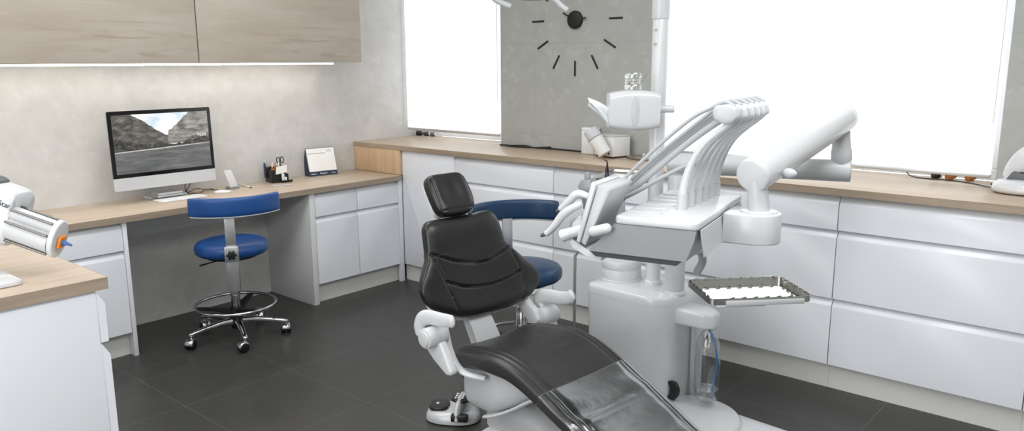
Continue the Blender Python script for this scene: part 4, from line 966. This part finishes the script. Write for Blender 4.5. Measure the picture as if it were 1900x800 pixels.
# arms
blk = [(.285,-.005),(.435,-.005),(.435,-.108)]+[(.36+.075*math.cos(a), -.108+.075*math.sin(a)) for a in [R(-12*i) for i in range(1, 15)]]+[(.285,-.108)]
obj('swivel_block', MB().prism(blk, (0,0,-.118), (1,0,0), (0,1,0), (0,0,1), .103, .006, 3), 'enamel', it, 40)
obj('swivel_disc', MB().lathe([(.062,-.0152),(.062,-.011),(.056,-.008),(.001,-.008)], (.36,-.108,0), seg=40), 'enamel', it)
Nn, Ff = TL((-1.640,-3.632,1.196)), TL((-.925,-3.662,1.335)); dd = (Ff-Nn).normalized()
base = Vector((.36,-.108,-.012))
obj('arm_neck', MB().tube([base, base+(Nn-base)*.5, Nn], [.036,.034,.033], 24), 'enamel2', it)
ua = obj('upper_arm', MB().lathe([(.001,-.036),(.048,-.036),(.056,-.033),(.0595,-.026),(.060,0),(.060,.4),(.057,(Ff-Nn).length),(.055,(Ff-Nn).length+.03),(.046,(Ff-Nn).length+.044),(.001,(Ff-Nn).length+.048)], Nn, dd, 44, 1, 1, (0,0,1)), 'enamel', it, 45)
s_, t_, d_ = basis(dd, (0,0,1)); kp_ = Nn+dd*.085
side = s_ if (kp_+s_-Nn).dot(Vector((0,-1,0))) > (kp_-s_-Nn).dot(Vector((0,-1,0))) else -s_
obj('tension_knob', MB().lathe([(.012,.055),(.012,.062),(.017,.064),(.018,.075),(.014,.090),(.006,.100),(.001,.102)], kp_-t_*.02, side, 20), 'enamel2', ua)
E0 = TL((-.92,-3.678,1.13)); P0 = TL((-1.114,-3.054,1.13))
obj('elbow', MB().lathe([(.030,.020),(.034,.03),(.040,.05),(.040,.075),(.036,.095),(.034,.15),(.034,(Ff-E0).length)], E0, (Ff-E0), 30), 'enamel2', it, 50)
dl = (E0-P0).normalized()
obj('lower_arm', MB().lathe([(.001,-.046),(.036,-.046),(.043,-.04),(.044,0),(.044,(E0-P0).length+.028),(.042,(E0-P0).length+.034),(.038,(E0-P0).length+.036),(.001,(E0-P0).length+.0362)], P0, dl, 40), 'enamel2', it, 45)
# arm that carries the steel tray
ta, tb = TL((-1.795,-3.50,.936)), TL((-1.660,-3.440,.8245))
obj('tray_arm', MB().tube(cat([ta, ta*.72+tb*.28+RT @ (Vector((.65,-.76,0))*.014)+Vector((0,0,.022)), ta*.36+tb*.64+RT @ (Vector((.65,-.76,0))*.020)+Vector((0,0,.012)), tb], 6), .0145, 16), 'enamel2', it, 60)

# steel tray and its clip rail
tp = [Vector(p) for p in ((-1.756,-3.449,.8),(-1.511,-3.69,.8),(-1.681,-3.853,.8),(-1.924,-3.632,.8))]
ctr = sum(tp, Vector())/4; ut = ((tp[1]-tp[0])+(tp[2]-tp[3])).normalized(); vt = Vector((-ut.y, ut.x, 0)); 
if vt.dot(tp[0]-tp[3]) < 0: vt = -vt
Lx, Ly = .342, .236
tr = thing('instrument_tray', 'empty polished steel instrument tray with notched rim on the swing arm', 'tray', ctr, local=True, rotz=math.atan2(ut.y, ut.x))
sg = 1 if vt.dot(Vector((-ut.y, ut.x, 0))) > 0 else -1
out = rrect(-Lx/2, -Ly/2, Lx/2, Ly/2, .022); inn = rrect(-Lx/2+.0015, -Ly/2+.0015, Lx/2-.0015, Ly/2-.0015, .0205)
rim = MB(); n = len(out)
rim.loft([[Vector((x, y, .0)) for x, y in out], [Vector((x, y, .020)) for x, y in out], [Vector((x, y, .020)) for x, y in inn], [Vector((x, y, .0)) for x, y in inn]], False)
obj('rim', rim, 'steel', tr, 30)
obj('tray_floor', MB().prism(inn, (0,0,.0), (1,0,0), (0,1,0), (0,0,1), .0025), 'mirror', tr, 0)
for k in range(8):
    x = -Lx/2+.035+k*(Lx-.07)/7
    for y in (-Ly/2+.0042, Ly/2-.0042):
        if k not in (0, 7) or y > 0: obj('rim_tooth', MB().box((x-.008, y-.0012, .014), (x+.008, y+.0012, .0235), .0012, 1), 'steel', tr)
for k in range(6):
    y = -Ly/2+.032+k*(Ly-.064)/5
    for x in (-Lx/2+.0042, Lx/2-.0042): obj('rim_tooth', MB().box((x-.002, y-.009, .014), (x+.002, y+.009, .0245), .0012, 1), 'darkgrey' if x < 0 else 'steel', tr)
obj('holder_rail', MB().box((-Lx/2+.05, -Ly/2-.007, -.004), (Lx/2-.03, -Ly/2-.001, .014), .002).box((-Lx/2+.03, Ly/2+.001, -.004), (-Lx/2+.13, Ly/2+.036, .010), .003).box((-Lx/2+.02, -Ly/2-.004, -.008), (Lx/2-.16, Ly/2+.006, -.0012), .002), 'silverpaint', tr)

# two handpieces resting in the holder
def handpiece(label, x, pts, z0):
    t = thing('dental_handpiece', label, 'handpiece', LOC, 'handpieces in the table holder', True, TH)
    p = cat([(x, y, z) for y, z in pts], 5); n = len(p)
    obj('handle', MB().tube(p[:-4], [.0125+.004*math.sin(math.pi*min(1, i/(n*.7))) for i in range(n-4)], 16, (1,.9), round_end=.4), 'enamel', t, 60)
    obj('dark_tip', MB().tube(p[-5:], [.0085,.008,.0072,.0066,.006], 12, round_end=.6), 'darkgrey', t, 60)
    return t
handpiece('white curved handpiece with a dark tip at the table front, nearer one of two', .060, [(.415,.016),(.449,-.002),(.482,-.028),(.512,-.068),(.538,-.094),(.562,-.107)], 0)
handpiece('white curved handpiece half hidden behind the screen of the instrument table', .150, [(.425,.028),(.466,.034),(.496,.008),(.527,-.022),(.545,-.034)], 0)

# ------------------------------------------------------------------ towel dispenser clamped to the lamp pole, with the tooth model on top
ctrd = Vector((-1.218, -2.880, 1.358)); rt_ = Vector((.6508, -.7593, 0)); fr_ = Vector((-.7593, -.6508, 0)); up_ = Vector((0,0,1))
t = thing('towel_dispenser', 'white barrel-sided paper towel dispenser clamped to the lamp pole', 'dispenser', ctrd-up_*.09)
rg = []
for q in [i/14 for i in range(15)]:
    x = -.108+.216*q; hh = .086*(1-.16*abs(2*q-1)**2.6) ; dp = .070*(1-.10*abs(2*q-1)**3); xx = x
    rg.append([ctrd+rt_*xx+up_*(sp(math.sin(a), .32)*hh)+fr_*(sp(math.cos(a), .4)*dp) for a in [2*math.pi*k/40 for k in range(40)]])
hs = MB().loft(rg)
obj('housing', hs, 'enamel', t, 50)
obj('sight_slot', MB().lathe([(1,0),(.98,.003),(.6,.005),(.001,.006)], ctrd+fr_*.0695+rt_*.0, fr_, 36, .016, .062, (0,0,1)), 'enamel2', t)
obj('clamp_rod', MB().cyl(ctrd+rt_*.098+up_*.004, ctrd+rt_*.178+up_*.004, .0165, None, .004, 20).cyl(ctrd+rt_*.132+up_*.004-fr_*.012, ctrd+rt_*.132+up_*.004-fr_*.074, .012, None, .001, 16), 'enamel', t)
tw = MB(); rgt2 = []
for i in range(13):
    q = i/12; row = []
    for j in range(11):
        s_ = j/10-.5
        p = ctrd-rt_*(.104+.088*q)+up_*(.010+.045*q*(1-.3*q)*(1)-.075*(s_+.5)*(.45+.55*(1-q))*1.0+.012*q)+fr_*(.018*math.sin(7*s_+2*q)*(.4+q)+s_*.03)
        row.append(p)
    rgt2.append(row)
tw.loft(rgt2, False, False)
tw2 = obj('paper_towel', tw, 'tissue', t, 80)
sd = tw2.modifiers.new('thickness', 'SOLIDIFY'); sd.thickness = .0012

# clear tooth model
tb_ = ctrd+up_*.0865
t = thing('tooth_model', 'clear acrylic jaw model with teeth on top of the towel dispenser', 'dental model', tb_)
def arch(z0, z1, open_=0, yo=0):
    mb = MB(); rings = []
    m = 26
    for i in range(m+1):
        a = R(-108)+R(216)*i/m; c = tb_+fr_*(math.cos(a)*.030-.012)+rt_*(math.sin(a)*.027+yo)
        e = (fr_*math.cos(a)+rt_*math.sin(a))
        rings.append([c+e*x+up_*(z0+(z1-z0)*y+open_*(math.cos(a)+.3)*1) for x, y in ((-.008,0),(.009,0),(.010,.6),(.006,1),(-.006,1),(-.009,.6))])
    return mb.loft(rings)
obj('lower_jaw', arch(.001, .022), 'acrylic', t, 50)
obj('upper_jaw', arch(.046, .068, .004), 'acrylic', t, 50)
obj('rear_hinge', MB().cyl(tb_-fr_*.03-rt_*.03+up_*.012, tb_-fr_*.03-rt_*.03+up_*.056, .004).cyl(tb_-fr_*.03+rt_*.03+up_*.012, tb_-fr_*.03+rt_*.03+up_*.056, .004), 'acrylic', t)
obj('raised_flap', MB().loft([[tb_+rt_*(.035+.030*q)+up_*(.012+.056*q)+fr_*(x*.018+.005)+rt_*(y*.006) for x, y in ((-1,-1),(1,-1),(1,1),(-1,1))] for q in (0,.25,.5,.75,1)]), 'acrylic', t)
for k in range(12):
    a = R(-100)+R(200)*k/11
    for z0, z1 in ((.0222,.033),(.036,.0475)):
        c = tb_+fr_*(math.cos(a)*.031-.012)+rt_*(math.sin(a)*.028)
        obj('tooth', MB().lathe([(.0015,z0),(.0034,z0+.002),(.0036,z1-.003),(.002,z1)], c, up_, 10), 'amber' if (k == 3 and z0 < .03) else 'tooth' if k % 4 == 1 else 'acrylic', t, 60)

# small tray on the assistant's side, held by an arm from the lamp pole
tq = [Vector(p) for p in ((-1.168,-2.701,1.06),(-1.224,-2.796,1.06),(-.925,-2.708,1.06),(-.881,-2.571,1.06))]
t = thing('assistant_tray', 'small flat steel tray held by an arm of the lamp pole behind the screen', 'tray', (-1.07, -2.74, 1.035), local=True, rotz=R(18))
obj('plate', MB().prism(rrect(-.155,-.095,.155,.095,.018), (0,0,0), (1,0,0), (0,1,0), (0,0,1), .003, .0008, 1), 'steel', t)
obj('lip', MB().loft([[Vector((x, y, z)) for x, y in q] for q, z in ((rrect(-.157,-.097,.157,.097,.02), -.002),(rrect(-.160,-.100,.160,.100,.021), .014),(rrect(-.158,-.098,.158,.098,.02), .014),(rrect(-.155,-.095,.155,.095,.018), .001))], False), 'steel', t)
obj('support_arm', MB().tube([(.0,-.03,-.014),(.03,-.10,-.016),(.012,-.150,-.016)], .010, 12).box((-.06,-.05,-.014),(.06,.03,-.0025),.003), 'enamel2', t)
t2 = tag(obj('tray_paper', MB().prism([(-.150,-.075),(.05,-.085),(.075,.055),(-.115,.06)], (-1.07,-2.74,1.0392), (math.cos(R(18)),math.sin(R(18)),0), (-math.sin(R(18)),math.cos(R(18)),0), (0,0,1), .0012), 'paper'), 'white paper sheet lying on the small assistant tray', 'paper')
t = thing('composite_syringe', 'black and violet tipped syringe standing on the small assistant tray', 'syringe', (-1.165,-2.725,1.041))
sb = Vector((-1.165,-2.718,1.0412))
obj('grey_collar', MB().lathe([(.011,0),(.0115,.006),(.0105,.022),(.009,.024)], sb, (0,0,1), 20), 'purple', t)
obj('black_barrel', MB().lathe([(.0095,.0242),(.0085,.035),(.005,.052),(.0035,.066)], sb, (0,0,1), 20).tube(cat([sb+Vector((0,0,.064)), sb+Vector((-.002,.002,.078)), sb+Vector((-.011,.012,.083))], 5), [.0035-.00018*i for i in range(11)], 10), 'black', t)

# ------------------------------------------------------------------ operating lamp: only its two handles reach into the picture
t = thing('operating_lamp', 'white operating lamp with two curved handles at the top picture edge', 'lamp', (-1.05, -2.906, 2.30))
hc_ = Vector((-1.585, -2.615, 1.865)); ux = Vector((.62,-.785,0)).normalized(); uy = Vector((-ux.y, ux.x, 0))
obj('lamp_head', MB().loft([[hc_+ux*(x*.115*s_)+uy*(y*.085*s_)+Vector((0,0,h)) for x, y in [(sp(math.cos(a), .6), sp(math.sin(a), .6)) for a in [2*math.pi*k/40 for k in range(40)]]] for h, s_ in ((-.048,.55),(-.046,.66),(-.036,.74),(-.01,.95),(.02,1.0),(.05,.85),(.062,.5))]), 'enamel', t)
obj('lamp_lens', MB().lathe([(.05,-.049),(.048,-.052),(.001,-.053)], hc_, (0,0,1), 30), 'greybody', t)
def at_w(u_, d=3.2): return u_
for pts in ([(-1.685,-2.545,1.86),(-1.706,-2.505,1.835),(-1.693,-2.512,1.814),(-1.676,-2.530,1.801),(-1.655,-2.560,1.7865)], [(-1.545,-2.665,1.835),(-1.552,-2.676,1.822),(-1.535,-2.697,1.810),(-1.520,-2.716,1.788),(-1.508,-2.737,1.771)]):
    obj('handle', MB().tube(cat(pts, 5), .0115, 16, round_end=.3), 'enamel2', t, 60)
obj('lamp_arm', MB().tube(cat([(-1.05,-2.906,2.31),(-1.05,-2.906,2.36),(-1.12,-2.87,2.39),(-1.40,-2.72,2.30),(-1.57,-2.625,2.16),(-1.585,-2.615,2.05),(-1.585,-2.615,1.92)], 6), .02, 16), 'enamel', t)
obj('pole_collar', MB().cyl((-1.05,-2.906,2.3005),(-1.05,-2.906,2.345), .03, None, .003), 'enamel2', t)

# ------------------------------------------------------------------ mixing machine on the island
mc = thing('mixing_machine', 'white impression mixing machine with a rod-framed drum and blue nozzle on the island', 'mixing machine', (-3.50, -2.32, HC))
PP, EE = Vector((-3.447,-2.310,1.138)), Vector((-3.381,-2.403,1.099))
axd = (EE-PP).normalized(); fx = Vector((.7593,.6508,0)); rx = Vector((.6508,-.7593,0))
tA = axd.cross(fx).normalized(); tA = tA if tA.z > 0 else -tA
sA = tA.cross(axd).normalized(); sA = sA if sA.dot(fx) > 0 else -sA        # tA: up across the drum; sA: away from the viewer
DL = .116
obj('foot_plate', MB().prism(rrect(-.16,-.085,.085,.10,.02), (-3.555,-2.318,HC+.001), (1,0,0), (0,1,0), (0,0,1), .012, .003), 'enamel', mc)
obj('stand', MB().loft([[Vector((-3.615,-2.265,z))+rx*(x*w)+fx*(y*.05) for x, y in [(sp(math.cos(a), .5), sp(math.sin(a), .5)) for a in [2*math.pi*k/28 for k in range(28)]]] for z, w in ((HC+.0135,.05),(1.05,.045),(1.12,.05))]), 'enamel', mc)
rg = []
for h, s_ in ((-.30,.80),(-.29,.9),(-.26,.97),(-.05,1.0),(-.02,.995),(-.008,.96),(-.002,.90),(-.001,.4)):
    rg.append([PP+axd*(h-.0065)+sA*(sp(math.cos(a), .5)*.052*s_+.030)+tA*(sp(math.sin(a), .42)*.082*s_+.006) for a in [2*math.pi*k/44 for k in range(44)]])
body_ = obj('motor_housing', MB().loft(rg), 'enamel', mc, 50)
obj('top_grip', MB().prism([(-.27,.086),(-.075,.087),(-.079,.094),(-.09,.097),(-.26,.097)], PP+sA*.002, axd, tA, sA, .056, .003), 'darkgrey', mc)
obj('drum', MB().cyl(PP-tA*.0135-axd*.006, PP-tA*.0135+axd*DL, .0335, None, 0, 40), 'enamel2', mc, 50)
obj('small_cartridge', MB().cyl(PP+tA*.0275-axd*.006, PP+tA*.0275+axd*DL, .0205, None, 0, 36), 'enamel2', mc, 50)
ep = [(math.cos(a)*.034, math.sin(a)*.054) for a in [2*math.pi*k/56 for k in range(56)]]
obj('end_plate', MB().prism(ep, PP+axd*(DL+.0005), sA, tA, axd, .017, .004, 3), 'enamel', mc, 50)
for a_, b_ in ((-.022,.044),(-.034,.011),(-.020,-.045),(.022,.044),(.034,.011),(.020,-.045)):
    p = PP+sA*a_+tA*b_
    obj('tie_rod', MB().cyl(p-axd*.006, p+axd*DL, .0036, None, 0, 12), 'rod', mc)
nz = PP-tA*.004+axd*(DL+.018)
obj('orange_collar', MB().box((-.014,-.017,0), (.014,.017,.009), .003, 2, Matrix.Translation(nz) @ Matrix((sA, tA, axd)).transposed().to_4x4()), 'orange', mc)
obj('nozzle', MB().lathe([(.009,-.0005),(.009,.003),(.0095,.010),(.0075,.012),(.0055,.020),(.003,.034),(.001,.035)], nz, axd, 20), 'nozzleblue', mc)
# lettering lies on the side of the housing that faces the room
text('lettering', 'MixStar', .0215, PP-sA*.0225-axd*.075+tA*.044, axd, tA, 'lettering', body_, .0004)

# ------------------------------------------------------------------ light
w = bpy.data.worlds.new('sky'); bpy.context.scene.world = w; w.use_nodes = True
bg = w.node_tree.nodes['Background']; bg.inputs[0].default_value = (.93,.97,1,1); bg.inputs[1].default_value = 1.6
def area(name, loc, size, power, col=(1,1,1), rot=(0,0,0)):
    l = bpy.data.lights.new(name, 'AREA'); l.shape = 'RECTANGLE'; l.size, l.size_y = size; l.energy = power; l.color = col
    o = bpy.data.objects.new(name, l); C.objects.link(o); o.location = loc; o.rotation_euler = rot
    return o
for k, (x, y) in enumerate(((-1.9,-1.7),(-1.9,-4.3),(-3.9,-1.7),(-3.9,-4.3))):
    area('ceiling_panel', (x, y, H-.02), (1.6,1.0), 22 if y > -3 else 30, (.985,.99,1))
area('rear_wall_fill', (XL+.03, -3.2, 1.65), (3.2,1.5), 56, (.98,.99,1), (0, R(-90), 0))  # added fill light on the unseen rear wall, which has no window
sc = bpy.context.scene
sc.view_settings.view_transform = 'Standard'; sc.view_settings.look = 'None'; sc.view_settings.gamma = 1; sc.view_settings.use_curve_mapping = False
sc.view_settings.exposure = .19
sc.cycles.max_bounces = 10; sc.cycles.diffuse_bounces = 5; sc.cycles.glossy_bounces = 5; sc.cycles.transparent_max_bounces = 16; sc.cycles.transmission_bounces = 8
sc.cycles.caustics_reflective = False; sc.cycles.caustics_refractive = False; sc.cycles.use_denoising = True
